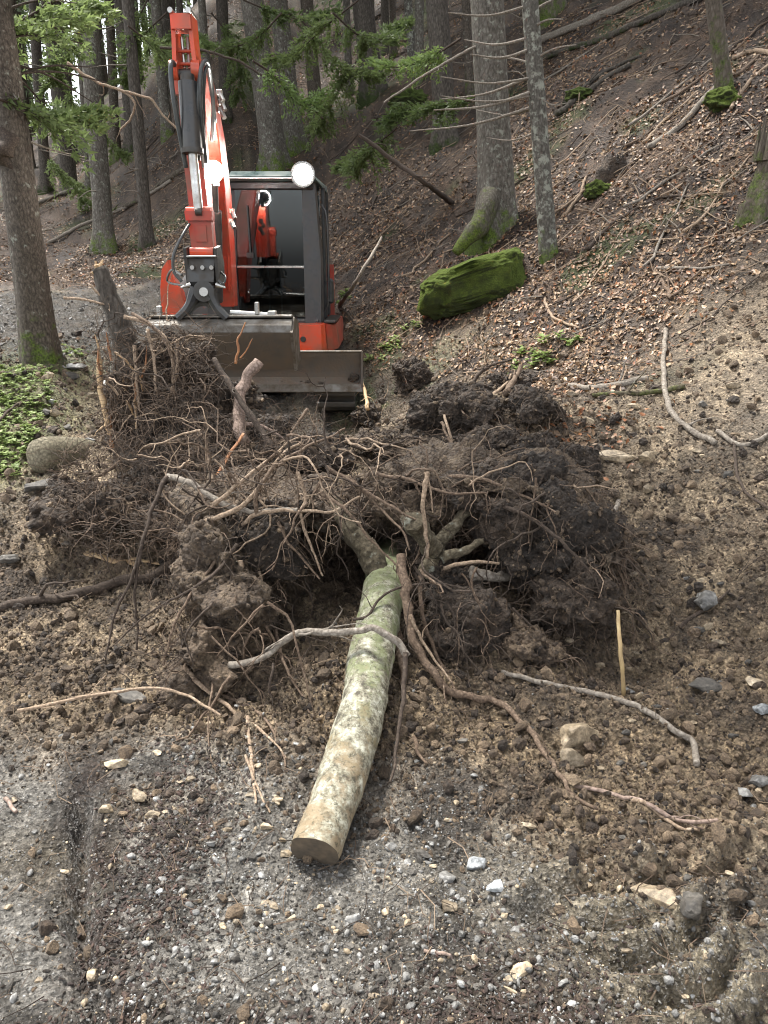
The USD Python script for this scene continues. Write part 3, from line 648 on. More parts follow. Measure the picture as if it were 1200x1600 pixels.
for pts, d, leafy, lab in [
    ([(395, 95), (430, 120), (470, 165), (500, 150)], 9.5, True, 'fresh green leafy bough hanging above the excavator cab'),
    ([(720, 60), (680, 85), (630, 105), (590, 100)], 9.0, True, 'fresh green leafy bough left of the big grey trunk'),
    ([(440, 20), (400, 60), (350, 75), (310, 62)], 11.5, False, 'green needle bough right of the raised excavator arm'),
    ([(560, 0), (510, 40), (470, 75), (430, 95)], 12.0, False, 'dark needle bough above the cab lamp'),
    ([(200, 40), (240, 70), (265, 80), (290, 75)], 11.0, False, 'green needle bough behind the top of the excavator arm'),
    ([(-20, 150), (30, 165), (80, 185), (135, 175)], 6.2, False, 'green needle bough crossing the thick left trunk'),
    ([(-30, 60), (30, 40), (80, 22), (140, 8)], 6.4, False, 'dark needle bough at the top left corner'),
    ([(260, 20), (220, 60), (200, 100), (190, 130)], 13.0, False, 'green needle bough left of the excavator arm'),
    ([(760, 150), (700, 165), (650, 170), (610, 190)], 10.0, False, 'dark needle bough hanging before the dark flared spruce'),
    ([(470, 30), (510, 80), (545, 110), (590, 120)], 13.0, False, 'green needle bough behind the leafy bough above the cab'),
    ([(560, 90), (530, 140), (505, 180), (490, 215)], 13.5, False, 'dim needle bough hanging above the cab lamp'),
    ([(380, 0), (430, 20), (470, 30), (510, 20)], 13.0, False, 'pale needle bough at the top edge above the cab'),
    ([(90, 120), (120, 170), (160, 210), (190, 240)], 15.0, False, 'dim needle bough behind the straight grey spruce'),
    ([(60, 230), (95, 270), (120, 300), (140, 330)], 15.5, False, 'low dim needle bough right of the thick left trunk'),
    ([(230, 0), (215, 40), (235, 70), (260, 60)], 15.0, False, 'needle bough at the top edge left of the raised arm'),
    ([(150, 20), (120, 60), (95, 95), (80, 130)], 12.0, False, 'light needle bough between the left trunks at the top'),
    ([(620, 200), (590, 225), (570, 250), (545, 262)], 10.5, False, 'low needle bough on the slope right of the cab lamp'),
    ([(330, 20), (360, 60), (375, 110), (372, 150)], 15.0, False, 'dim needle bough between the arm and the wide trunk'),
    ([(520, 20), (560, 55), (590, 60), (620, 40)], 10.5, False, 'green needle bough near the top edge left of the flared spruce')]:
    w = [P(x, y, d + .25 * i) for i, (x, y) in enumerate(pts)]
    st, tw, lv = spray(rng, w, .6 if not leafy else .4, .055 if leafy else .06, 36 if not leafy else 34, leafy)
    T = Thing('hanging_bough', lab, 'branch', w[0])
    T.part('stem', st, 'dark_root', True); T.part('twigs', tw, 'dark_root', False, kind='stuff'); T.part('leaves' if leafy else 'needles', lv, 'fresh_leaf' if leafy else 'needles', False, kind='stuff')

# ---------------------------------------------------------------- boulder, stumps
def boulder():
    c = G(735, 470); c[2] += .15
    m = trimesh.creation.icosphere(5); v = np.array(m.vertices)
    v = np.sign(v) * np.abs(v) ** .34
    rb = np.random.default_rng(8)
    for _ in range(9):
        dd = rb.normal(size=3); dd /= np.linalg.norm(dd); v -= np.maximum(v @ dd - rb.uniform(.95, 1.2), 0)[:, None] * dd
    v[:, :] *= [.52, .38, .24]
    v[:, 2] += .17 * v[:, 0] / .52 - .12 * np.where(v[:, 2] > 0, v[:, 1] * -1, 0) * 0 + .03 * np.where(v[:, 2] > 0, v[:, 1], 0)
    v = rot_z(v, -.1)
    n = v / np.linalg.norm(v, axis=1, keepdims=True)
    v += n * ((fbm(v * 3.2, 4, 4) - .5) * .16 - np.abs(fbm(v * [3, 5, 12], 3, 9) - .5) * .1 + (fbm(v * 14, 3, 5) - .5) * .07 + (fbm(v * 45, 2, 6) - .5) * .018)[:, None]
    single('boulder', (v + c, m.faces), 'moss', 'slab shaped boulder covered in green moss at the foot of the slope', 'boulder', smooth=True)
boulder()
def mossy_lump(px, py, size, mat, name, label, catg, seed):
    c = G(px, py); m = trimesh.creation.icosphere(4); v = np.array(m.vertices)
    v *= 1 + (fbm(v * 2.2 + seed, 4, seed)[:, None] - .5) * 1.0
    v = v * size + c + [0, 0, size[2] * .3]
    single(name, (v, m.faces), mat, label, catg, smooth=True)
mossy_lump(933, 303, (.13, .12, .09), 'moss', 'mossy_stone', 'small mossy stone below the black hollow on the slope', 'stone', 3)
mossy_lump(1130, 165, (.16, .14, .12), 'moss', 'mossy_stone', 'mossy stone beside the thin mossy trunk at the upper right', 'stone', 4)
mossy_lump(905, 160 - 5, (.16, .14, .1), 'dark_moss', 'mossy_stone', 'mossy hump in the middle of the upper slope', 'stone', 5)
mossy_lump(640, 170, (.35, .3, .2), 'dark_moss', 'mossy_stone', 'dark mossy hump left of the dark flared spruce', 'stone', 8)
def stump(px, py, w, h, mat, label, seed):
    b = G(px, py); r = px_r(w, b)
    T = Thing('tree_stump', label, 'stump', b)
    T.part('wood', trunk_mesh(b, np.array([.08, 0, 1.0]), h, r, r * .85, 20, 12, .9, .14, seed, rough=.2), mat, True)
    rng = np.random.default_rng(seed)
    sp = []
    for k in range(9):
        a = k / 9 * 6.28; q = b + [math.cos(a) * r * .8, math.sin(a) * r * .8, h * .6]
        sp.append(tube(np.array([q, q + [rng.normal() * .01, rng.normal() * .01, h * rng.uniform(.4, .75)]]), [r * .3, r * .05], 5))
    T.part('broken_top', cat(*sp), mat, False)
stump(1190, 325, 42, .55, 'mossy_bark', 'rotten mossy stump at the right edge', 1)
stump(957, 272, 32, .14, 'dark_soil', 'black rotten stump with hollow in the middle of the slope', 2)

# ---------------------------------------------------------------- excavator
EX = np.array([-1.35, 8.7, 0.25])
def X_(px, d, py=410): return P(px, py, d)[0]
def Z_(py, d): return P(600, py, d)[2]
def excavator():
    T = Thing('excavator', 'orange red compact excavator with lit work lamps and raised arm', 'excavator', EX)
    dc = 7.75                                      # front face of the cab
    x0, x1 = X_(357, dc), X_(502, dc); zt, zb = Z_(266, dc), Z_(506, dc)
    yb = dc + 1.35
    # cab: pillars, roof, sills, panes
    pw = .07
    T.part('cab_pillar', hull([[x0, dc + .12, zb], [x0 + pw, dc + .12, zb], [x0, dc + .2, zb], [x0 + pw, dc + .2, zb], [x0 + .02, dc + .02, zb + .5], [x0 + pw, dc + .02, zb + .5], [x0 + .02, dc + .1, zb + .5], [x0 + .02, dc + .08, zt - .1], [x0 + pw + .02, dc + .08, zt - .1], [x0 + .02, dc + .16, zt - .1], [x0 + pw + .02, dc + .16, zt - .1]]), 'black_paint')
    T.part('cab_pillar', hull([[x1 - .17, dc + .0, zb], [x1 - .02, dc + .05, zb], [x1, dc + .2, zb], [x1 - .15, dc + .06, zb + .6], [x1 - .01, dc + .08, zb + .6], [x1, dc + .22, zb + .6], [x1 - .17, dc + .05, zt - .08], [x1 - .06, dc + .1, zt - .08], [x1 - .05, dc + .24, zt - .08]]), 'black_paint')
    T.part('cab_pillar', rbox([x0 + .02, yb - .09, zb], [x0 + .1, yb, zt - .08], .015), 'black_paint')
    T.part('cab_pillar', rbox([x1 - .09, yb - .09, zb], [x1 - .01, yb, zt - .08], .015), 'black_paint')
    T.part('cab_pillar', rbox([x1 - .05, dc + .72, zb], [x1 - .005, dc + .79, zt - .08], .01), 'black_paint')
    rf = T.part('cab_roof', hull([[x0, dc + .03, zt - .09], [x1 - .02, dc + .03, zt - .09], [x0, yb, zt - .09], [x1 - .02, yb, zt - .09], [x0 + .03, dc, zt - .05], [x1 - .05, dc, zt - .05], [x0 + .06, dc + .08, zt], [x1 - .1, dc + .08, zt], [x0 + .06, yb - .1, zt + .03], [x1 - .1, yb - .1, zt + .03], [x0, yb, zt - .03], [x1 - .02, yb, zt - .03]]), 'roof_paint')
    T.part('roof_trim', rbox([x0 + .03, dc - .014, zt - .075], [x1 - .1, dc - .002, zt - .062], .003), 'bright_steel')
    T.part('cab_header', rbox([x0 + .03, dc + .045, zt - .16], [x1 - .06, dc + .1, zt - .093], .01), 'black_paint')
    T.part('cab_sill', rbox([x0, dc + .03, zb - .06], [x1 - .02, dc + .2, zb + .06], .03), 'black_paint')
    T.part('cab_floor', rbox([x0 + .01, dc + .21, zb - .09], [x1 - .01, yb, zb - .02], .01), 'black_paint')
    zm = Z_(417, dc)
    T.part('windscreen', plate([(x0 + .08, zm + .012), (x1 - .155, zm + .012), (x1 - .17, zt - .165), (x0 + .085, zt - .165)], 1, dc + .06, dc + .066), 'cab_glass', label='upper front window of the cab')
    T.part('windscreen', plate([(x0 + .08, zb + .065), (x1 - .155, zb + .065), (x1 - .155, zm - .012), (x0 + .08, zm - .012)], 1, dc + .04, dc + .046), 'cab_glass', label='lower front window of the cab')
    T.part('window_bar', rbox([x0 + .07, dc + .03, zm - .012], [x1 - .15, dc + .055, zm + .010], .004), 'bright_steel')
    T.part('side_window', plate([(dc + .25, zb + .1), (dc + .71, zb + .1), (dc + .71, zt - .12), (dc + .27, zt - .12)], 0, x1 - .03, x1 - .024), 'cab_glass')
    T.part('side_window', plate([(dc + .8, zb + .1), (yb - .1, zb + .1), (yb - .1, zt - .12), (dc + .8, zt - .12)], 0, x1 - .03, x1 - .024), 'cab_glass')
    T.part('side_window', plate([(dc + .22, zb + .1), (yb - .1, zb + .1), (yb - .1, zt - .12), (dc + .22, zt - .12)], 0, x0 + .03, x0 + .036), 'cab_glass')
    T.part('rear_window', plate([(x0 + .11, zb + .6), (x1 - .1, zb + .6), (x1 - .1, zt - .12), (x0 + .11, zt - .12)], 1, yb - .05, yb - .044), 'cab_glass')
    T.part('rear_panel', rbox([x0 + .1, yb - .06, zb - .02], [x1 - .09, yb - .01, zb + .6], .01), 'black_paint')
    xc = (x0 + x1) / 2 - .03
    st = T.part('seat', cat(rbox([xc - .24, dc + .55, zb + .38], [xc + .24, dc + 1.0, zb + .5], .04), rbox([xc - .23, dc + .95, zb + .45], [xc + .23, dc + 1.06, zb + 1.0], .04), rbox([xc - .2, dc + .6, zb - .02], [xc + .2, dc + .95, zb + .38], .02)), 'seat_cloth')
    T.part('headrest', rbox([xc - .12, dc + .98, zb + 1.03], [xc + .12, dc + 1.06, zb + 1.25], .03), 'seat_cloth', parent=st)
    for sx in (-1, 1):
        T.part('control_lever', cat(cyl([xc + sx * .33, dc + .5, zb + .5], [xc + sx * .31, dc + .44, zb + .78], .012, 8), rbox([xc + sx * .31 - .025, dc + .41, zb + .76], [xc + sx * .31 + .025, dc + .47, zb + .88], .015)), 'rubber')
        T.part('armrest', rbox([xc + sx * .33 - .06, dc + .48, zb + .4], [xc + sx * .33 + .06, dc + .95, zb + .5], .02), 'grey_plastic')
    for sx in (-.07, .05):
        T.part('travel_lever', cat(cyl([xc + sx, dc + .25, zb], [xc + sx, dc + .2, zb + .62], .01, 8), tube([[xc + sx, dc + .2, zb + .62], [xc + sx * 1.0, dc + .2, zb + .7]], [.02, .018], 10)), 'bright_steel')
    T.part('wiper', cat(cyl([x0 + .2, dc + .035, zt - .3], [x0 + .21, dc + .03, zm + .1], .008, 6), rbox([x0 + .17, dc + .03, zm + .08], [x0 + .24, dc + .045, zm + .13], .008)), 'black_paint')
    # mirror on the right and handrail
    T.part('handrail', tube(spline([[x1 + .0, dc + .2, zb + .1], [x1 + .05, dc + .18, zb + .25], [x1 + .05, dc + .18, zb + .95], [x1 + .0, dc + .2, zb + 1.1]], 16), .011, 8), 'black_paint')
    T.part('mirror', rbox([x1 + .04, dc + .2, zb + .18], [x1 + .1, dc + .28, zb + .42], .02), 'black_paint')
    # lit lamp at the corner of the roof
    lx, lz = X_(477, dc - .1), Z_(272, dc - .1)
    lb = T.part('work_lamp', cat(tube([[lx, dc - .085, lz], [lx, dc - .06, lz], [lx, dc + .0, lz]], [.112, .112, .07], 28), rbox([lx - .02, dc - .04, lz - .12], [lx + .02, dc + .03, lz - .05], .005)), 'black_paint', label='lit work lamp at the corner of the cab roof')
    T.part('lamp_lens', trimesh.Trimesh(*(lambda m: (np.array(m.vertices) * [.088, .02, .088] + [lx, dc - .083, lz], m.faces))(trimesh.creation.icosphere(3)), process=False), 'lamp_light', True, parent=lb)
    # body: red panel below the cab, step corner, hood and fender on the other side
    za, zc = Z_(508, 7.55), Z_(552, 7.55)
    xa, xe = X_(452, 7.55), X_(504, 7.55)
    fp = T.part('body_panel', hull([[xa, 7.55, zc], [xe - .03, 7.55, zc], [xe + .02, 7.62, zc], [xa, 7.57, za + .0], [xe - .03, 7.57, za], [xe + .0, 7.64, za], [xa, 7.8, za + .005], [xe, 7.8, za + .005], [xa, 7.8, zc], [xe + .02, 7.8, zc]]), 'orange_paint', label='orange red front corner panel below the cab')
    T.part('bolt', tube([[X_(469, 7.5), 7.552, (za + zc) / 2], [X_(469, 7.5), 7.543, (za + zc) / 2]], [.028, .024], 16), 'dark_steel', parent=fp)  # dark disc added in place of the shaded round hole in the panel
    T.part('body_panel', hull([[xe + .025, 7.66, zc], [xe + .12, 7.85, zc + .02], [xe + .12, 9.2, zc + .02], [xe + .025, 9.2, zc], [xe + .005, 7.68, za - .0], [xe + .09, 7.87, za - .02], [xe + .09, 9.2, za - .02], [xe + .005, 9.2, za]]), 'red_paint', label='red side skirt below the cab')
    T.part('step_mat', rbox([xe - .02, 7.75, za + .002], [xe + .1, 8.6, za + .03], .008), 'rubber')
    T.part('upper_frame', rbox([X_(300, 7.8), 7.85, zc - .05], [xe, 9.7, zc + .05], .02), 'black_paint')
    # left hood: grey cover and the orange fender
    hx0, hx1 = X_(249, 7.7), X_(330, 7.7); hz0, hz1 = Z_(492, 7.6), Z_(405, 7.7)
    T.part('hood', hull([[hx0 + .1, 7.75, hz0], [hx1, 7.75, hz0], [hx0 + .16, 7.8, hz0 + .3], [hx1, 7.75, hz0 + .42], [hx0 + .3, 7.95, hz1], [hx1, 7.9, hz1 + .06], [hx0 + .25, 9.3, hz1], [hx1, 9.3, hz1 + .06], [hx0 + .05, 9.3, hz0], [hx1, 9.3, hz0]]), 'grey_plastic')
    prof = [(hx0 + .0, hz0), (hx0 + .245, hz0), (hx0 + .2, hz0 + .22), (hx0 + .13, hz0 + .38), (hx0 + .1, hz0 + .5), (hx0 + .04, hz0 + .42), (hx0 + .01, hz0 + .25)]
    T.part('fender', plate(prof, 1, 7.62, 7.74), 'orange_paint', 20, label='curved orange fender left of the arm')
    T.part('counterweight', hull([[hx0 + .02, 9.25, zc - .05], [xe, 9.25, zc - .05], [hx0 + .1, 9.75, zc], [xe - .1, 9.75, zc], [hx0 + .02, 9.25, zb + .55], [xe, 9.25, zb + .55], [hx0 + .15, 9.72, zb + .5], [xe - .15, 9.72, zb + .5]]), 'red_paint')
    # undercarriage
    for xs in (hx0 + .05, X_(490, 7.0)):
        pr = [(6.98, EX[2] + .28), (7.06, EX[2] + .1), (7.35, EX[2] + .0), (9.45, EX[2] + .0), (9.75, EX[2] + .12), (9.85, EX[2] + .3), (9.7, EX[2] + .48), (7.15, EX[2] + .44)]
        tr = T.part('track', plate(pr, 0, xs, xs + .34), 'rubber')
        lugs = [rbox([xs - .004, 7.2 + .14 * k, EX[2] + .43], [xs + .344, 7.26 + .14 * k, EX[2] + .48], .01) for k in range(17)] + [rbox([xs - .004, 6.95, EX[2] + .14 + .1 * k], [xs + .344, 7.1, EX[2] + .19 + .1 * k], .01) for k in range(3)]
        T.part('track_lugs', cat(*lugs), 'rubber', parent=tr)
    T.part('track_frame', rbox([hx0 + .4, 7.6, EX[2] + .2], [xe - .33, 9.6, EX[2] + .5], .03), 'black_paint')
    T.part('slew_ring', cyl([xc - .35, 8.6, EX[2] + .5], [xc - .35, 8.6, zc - .05], .4, 24), 'dark_steel')
    # dozer blade
    bd = 6.75
    bz0, bz1 = Z_(607, bd), Z_(551, bd); bx0, bx1 = X_(220, bd), X_(566, bd, 580)
    prof = []
    hh = bz1 - bz0
    front = [(bd - .02, bz0 + .03), (bd + .05, bz0 + hh * .3), (bd + .065, bz0 + hh * .6), (bd + .03, bz1)]
    back = [(bd + .055, bz1), (bd + .095, bz0 + hh * .6), (bd + .08, bz0 + hh * .3), (bd + .02, bz0 + .03)]
    bl = T.part('dozer_blade', plate(front + back, 0, bx0, bx1 - .012), 'muddy_steel')
    T.part('blade_edge', plate([(bd - .05, bz0 - .02), (bd - .02, bz0 - .03), (bd + .015, bz0 + .032), (bd - .025, bz0 + .04)], 0, bx0, bx1), 'worn_steel', parent=bl)
    T.part('blade_lip', rbox([bx0, bd + .02, bz1], [bx1, bd + .065, bz1 + .014], .004), 'worn_steel', parent=bl)
    T.part('blade_end', plate([(bd - .04, bz0), (bd + .1, bz0 + .02), (bd + .11, bz1), (bd + .015, bz1 + .003)], 0, bx1 - .011, bx1 + .004), 'muddy_steel', parent=bl)
    for k, (px, py, sx) in enumerate([(470, 598, .1), (500, 604, .07), (530, 600, .09), (552, 590, .05), (562, 603, .04), (440, 600, .08)]):
        T.part('caked_mud', lump(600 + k, P(px, py, bd + .03), (sx, .04, .035), .35, 4), 'dark_soil', True, parent=bl)
    for xs in (xc - .75, xc - .05):
        T.part('blade_arm', hull([[xs, bd + .08, bz0 + .05], [xs + .09, bd + .08, bz0 + .05], [xs, bd + .08, bz0 + .17], [xs + .09, bd + .08, bz0 + .17], [xs, 8.0, EX[2] + .25], [xs + .09, 8.0, EX[2] + .25], [xs, 8.0, EX[2] + .38], [xs + .09, 8.0, EX[2] + .38]]), 'black_paint')
    # swing bracket and boom
    T.part('swing_bracket', hull([[X_(325, 7.5), 7.35, Z_(500, 7.4)], [X_(362, 7.5), 7.35, Z_(500, 7.4)], [X_(325, 7.5), 7.35, Z_(468, 7.4)], [X_(362, 7.5), 7.35, Z_(468, 7.4)], [X_(325, 7.5), 7.8, Z_(510, 7.4)], [X_(362, 7.5), 7.8, Z_(510, 7.4)], [X_(325, 7.5), 7.7, Z_(468, 7.4)], [X_(362, 7.5), 7.7, Z_(468, 7.4)]]), 'black_paint')
    def beam(path, wid, dep, c=.012):
        """A welded box beam: hulls between neighbouring stations (px, py, d)."""
        st = []
        for (px, py, d), w, h in zip(path, wid, dep):
            q = P(px, py, d); st.append(np.array([[q[0] + sx * (w / 2 - cx), q[1] + sy * (h / 2 - cy), q[2]] for sx in (-1, 1) for sy in (-1, 1) for cx, cy in ((0, c), (c, 0))]))
        return cat(*[hull(np.vstack([a, b])) for a, b in zip(st[:-1], st[1:])])
    bpath = [(352, 478, 7.45), (347, 400, 7.35), (341, 300, 7.05), (333, 215, 6.75), (322, 150, 6.5), (312, 108, 6.35)]
    T.part('boom', beam(bpath, [.2, .2, .17, .14, .13, .13], [.22, .26, .28, .26, .22, .2]), 'red_paint')
    T.part('boom_rib', beam([(358, 455, 7.3), (356, 380, 7.2), (350, 300, 6.9)], [.02, .02, .02], [.04, .04, .04]), 'red_paint')
    T.part('boom_rib', beam([(336, 455, 7.28), (334, 380, 7.18), (332, 300, 6.88)], [.02, .02, .02], [.04, .04, .04]), 'red_paint')
    T.part('boom_cylinder', cat(cyl(P(340, 470, 7.2), P(337, 330, 6.85), .05), cyl(P(337, 330, 6.85), P(334, 265, 6.62), .028)), 'black_paint')
    # lamp on the boom
    q = P(333, 268, 6.5)
    lb = T.part('work_lamp', cat(tube([q, q + [0, .09, 0]], [.075, .05], 24), rbox(q + [-.02, .05, -.1], q + [.02, .12, -.02], .005)), 'black_paint', label='lit work lamp on the side of the boom')
    T.part('lamp_lens', trimesh.Trimesh(*(lambda m: (np.array(m.vertices) * [.08, .025, .08] + q + [0, -.005, 0], m.faces))(trimesh.creation.icosphere(3)), process=False), 'lamp_light', True, parent=lb)
    # arm: two flanks with rungs above, closed box below
    da = 6.2
    def ap(py, off=0.0, d=da):   # point on the arm's axis
        return P(np.interp(py, [20, 110, 240, 400], [285, 292, 301, 318]) + off, py, d)
    for sx in (-1, 1):
        st = []
        for py, ho, th in ((24, 13.5, .028), (66, 14, .028), (112, 16, .03), (150, 15, .03)):
            a = ap(py, sx * ho)
            st.append(np.array([[a[0] + k * th / 2, a[1] + j, a[2]] for k in (-1, 1) for j in (-.06, .12)]))
        T.part('arm_flank', cat(*[hull(np.vstack([a, b])) for a, b in zip(st[:-1], st[1:])]), 'orange_paint')
    a, b = ap(26), ap(50)
    T.part('arm_cap', hull([[s[0] + k * .07, s[1] + j, s[2]] for s in (a, b) for k in (-1, 1) for j in (-.085, .05)]), 'orange_paint')
    for k, py in enumerate((20, 20)):
        a = ap(22, (-14, 14)[k]); T.part('pin', cyl(a + [0, -.1, 0], a + [0, .1, 0], .018, 12), 'bright_steel')
    for py in (80, 100):
        T.part('arm_rung', cyl(ap(py, -15), ap(py, 15), .011, 10), 'orange_paint')
    for o in (-4.5, 5):
        T.part('chrome_rod', cyl(ap(58, o, da + .03), ap(106, o * .8, da + .03), .012, 10), 'bright_steel')
    for sx in (-1, 1):
        T.part('arm_ear', cyl(ap(113, sx * 17) + [-.03, -.02, 0], ap(113, sx * 17) + [.03, -.02, 0], .075, 20), 'orange_paint')
    T.part('pivot_pin', cyl(ap(118, -20) + [0, -.03, 0], ap(118, 20) + [0, -.03, 0], .035, 16), 'dark_steel')
    # closed lower arm behind the cylinder
    T.part('arm', cat(*[hull([[s[0] + k * w / 2, s[1] + j, s[2]] for s, w in ((ap(y0), w0), (ap(y1), w1)) for k in (-1, 1) for j in (.0, .2)]) for y0, w0, y1, w1 in ((118, .15, 240, .15), (240, .15, 345, .135), (345, .135, 398, .13))]), 'red_paint')
    cy = T.part('bucket_cylinder', cyl(ap(128, 0, da - .12), ap(236, 0, da - .14), .068, 24), 'black_paint')
    T.part('cylinder_eye', cyl(ap(118, 0, da - .11), ap(130, 0, da - .12), .05, 20), 'dark_steel', parent=cy); T.part('cylinder_head', cyl(ap(232, 0, da - .138), ap(240, 0, da - .14), .078, 24), 'dark_steel', parent=cy)
    T.part('cylinder_rod', cyl(ap(238, 0, da - .14), ap(330, 0, da - .17), .033, 16), 'bright_steel', parent=cy)
    for o in (-10, 11):
        T.part('oil_pipe', tube(spline([ap(130, o, da - .1), ap(190, o * 1.15, da - .12), ap(262, o * 1.35, da - .05)], 14), .011, 8), 'bright_steel')
    # hose loops either side
    for pts, r in (([(291, 262, 6.1), (282, 215, 6.05), (273, 165, 6.0), (267, 118, 6.0), (268, 97, 6.05), (275, 108, 6.15), (279, 140, 6.25)], .017),
                   ([(322, 255, 6.2), (316, 200, 6.1), (313, 150, 6.05), (314, 110, 6.05), (321, 95, 6.1), (328, 112, 6.25), (333, 165, 6.4), (331, 220, 6.5)], .015),
                   ([(319, 225, 6.25), (318, 160, 6.15), (320, 115, 6.1), (325, 105, 6.15), (330, 130, 6.3), (336, 190, 6.5)], .013),
                   ([(311, 250, 6.15), (309, 200, 6.08), (310, 140, 6.05), (316, 98, 6.1), (324, 104, 6.2), (331, 150, 6.4)], .013),
                   ([(296, 350, 6.0), (283, 372, 5.9), (271, 400, 5.85), (272, 425, 5.85), (284, 440, 5.85)], .011),
                   ([(345, 425, 6.0), (352, 433, 5.95), (349, 443, 5.9), (341, 438, 5.9)], .008),
                   ([(284, 430, 5.9), (268, 422, 6.2), (262, 440, 6.5), (290, 447, 6.0)], .009)):
        T.part('hydraulic_hose', tube(spline([P(*p) for p in pts], 40), r, 10), 'hose_rubber', True)
    # side clamps and fittings down the boom
    for py, px in ((145, 343), (160, 346), (172, 345), (330, 362), (345, 361)):
        a = P(px, py, 6.6 if py < 200 else 7.0); T.part('hose_fitting', cat(cyl(a, a + [.03, -.03, -.06], .018, 10), rbox(a - .02, a + .022, .005)), 'bright_steel')
    # bucket link, coupler, rotator
    lk = da - .14
    T.part('link', cat(hull([[s[0] + k * w, s[1] + j, s[2]] for s, w in ((ap(330, 1, lk), .1), (ap(345, 1, lk), .095)) for k in (-1, 1) for j in (-.05, .05)]), hull([[s[0] + k * w, s[1] + j, s[2]] for s, w in ((ap(345, 1, lk), .085), (ap(395, 1, lk), .08)) for k in (-1, 1) for j in (-.03, .05)])), 'red_paint')
    T.part('link_pin', cyl(ap(331, -19, lk), ap(331, 20, lk), .036, 16), 'orange_paint')
    T.part('link_pin', cyl(ap(331, -5, lk - .05), ap(331, 5, lk - .05), .026, 16), 'dark_steel')
    T.part('link_recess', rbox(ap(378, -9, lk - .036), ap(352, 9, lk - .033) + [0, .004, 0], .001), 'red_paint')
    cd = 5.95
    cl = lambda px, py, d=cd: P(px, py, d)
    T.part('coupler_tube', cyl(cl(298, 394), cl(334, 394), .036, 16), 'orange_paint')
    for px in (291, 338):
        a0, a1 = cl(px, 388), cl(px, 450)
        T.part('coupler_cheek', plate([(cd - .05, a0[2]), (cd + .1, a0[2] + .02), (cd + .2, a0[2] - .1), (cd + .17, a1[2]), (cd - .02, a1[2])], 0, a0[0] - .012, a0[0] + .012), 'dark_steel')
    T.part('coupler_body', hull([[cl(294, 402)[0], cd - .02, cl(294, 402)[2]], [cl(336, 402)[0], cd - .02, cl(336, 402)[2]], [cl(294, 440)[0], cd - .05, cl(294, 440)[2]], [cl(336, 440)[0], cd - .05, cl(336, 440)[2]], [cl(294, 402)[0], cd + .15, cl(294, 402)[2]], [cl(336, 402)[0], cd + .15, cl(336, 402)[2]], [cl(296, 450)[0], cd + .12, cl(296, 450)[2]], [cl(334, 450)[0], cd + .12, cl(334, 450)[2]], [cl(300, 452)[0], cd - .02, cl(300, 452)[2]], [cl(330, 452)[0], cd - .02, cl(330, 452)[2]]]), 'dark_steel')
    T.part('coupler_bar', rbox(cl(291, 402, cd - .06), cl(338, 399, cd - .05) + [0, .02, 0], .003), 'bright_steel')
    for px in (300, 316, 330):
        a = cl(px, 418, cd - .06); T.part('bolt', cyl(a, a + [0, .05, 0], .016, 8), 'bright_steel')
    T.part('tilt_rotor', cyl(cl(318, 455, cd - .1), cl(318, 455, cd + .12), .075, 24), 'dark_steel')
    T.part('tilt_pin', cyl(cl(318, 456, cd - .13), cl(318, 456, cd - .1), .032, 12), 'bright_steel')
    for sx in (-1, 1):
        a, b = cl(318 + sx * 8, 450), cl(318 + sx * 38, 494)
        T.part('bucket_bracket', tube(spline([[a[0], cd - .05, a[2]], [(a[0] * .55 + b[0] * .45), cd - .05, a[2] * .35 + b[2] * .65], [b[0], cd - .04, b[2] - .01]], 10), [.055, .035, .03], 8), 'black_paint')
        c = cl(318 + sx * 20, 445, cd - .05)
        T.part('grease_fitting', tube([c, c + [sx * .07, -.02, -.02]], [.02, .006], 8), 'bright_steel')
    T.part('bucket_arch', tube(spline([cl(292, 492), cl(303, 478), cl(318, 472), cl(333, 478), cl(344, 492)], 16), .026, 8), 'grey_plastic')
    # wide grading bucket, its back towards the camera
    u0, u1 = cl(232, 500, 5.9)[0], cl(456, 500, 5.9)[0]
    zt2, zm2, zb2 = Z_(497, 5.9), Z_(519, 5.85), Z_(580, 5.95)
    shell = [(5.98, zt2), (5.9, zt2 - .01), (5.86, zt2 - .05), (5.84, zm2), (5.87, zm2 - .06), (5.95, (zm2 + zb2) / 2 - .03), (6.05, zb2), (6.08, zb2), (5.98, (zm2 + zb2) / 2 - .02), (5.9, zm2 - .05), (5.87, zm2), (5.89, zt2 - .04), (5.93, zt2 - .02), (5.98, zt2 - .02)]
    bk = T.part('bucket', plate(shell, 0, u0, u1), 'worn_steel', 20)
    T.part('bucket_back', plate([(5.835, zm2 - .004), (5.862, zm2 - .06), (5.942, (zm2 + zb2) / 2 - .03), (6.04, zb2 - .0), (6.045, zb2 + .004), (5.948, (zm2 + zb2) / 2 - .024), (5.868, zm2 - .055), (5.843, zm2 - .002)], 0, u0 + .004, u1 - .004), 'muddy_steel', parent=bk)
    for xs in (u0, u1):
        T.part('bucket_side', plate([(5.97, zt2 + .004), (5.83, zm2), (5.86, zm2 - .07), (6.04, zb2 - .01), (6.3, zb2 + .05), (6.25, zt2 - .05)], 0, xs - .01, xs + .012), 'worn_steel', parent=bk)
    T.part('bucket_rib', rbox([u0, 5.9, zt2 + .002], [u1, 5.99, zt2 + .02], .005), 'worn_steel', parent=bk)
    a, b = cl(360, 489, 6.0), cl(425, 493, 6.0)
    T.part('tilt_cylinder', cat(cyl(a, b, .022, 14), rbox(b - .03, b + .035, .006)), 'bright_steel', parent=bk)
    T.part('bucket_lug', rbox(cl(398, 492, 5.97), cl(404, 472, 5.97) + [0, .04, 0], .006), 'bright_steel', parent=bk)
    T.part('bucket_lug', rbox(cl(245, 496, 5.97), cl(251, 478, 5.97) + [0, .04, 0], .006), 'bright_steel', parent=bk)

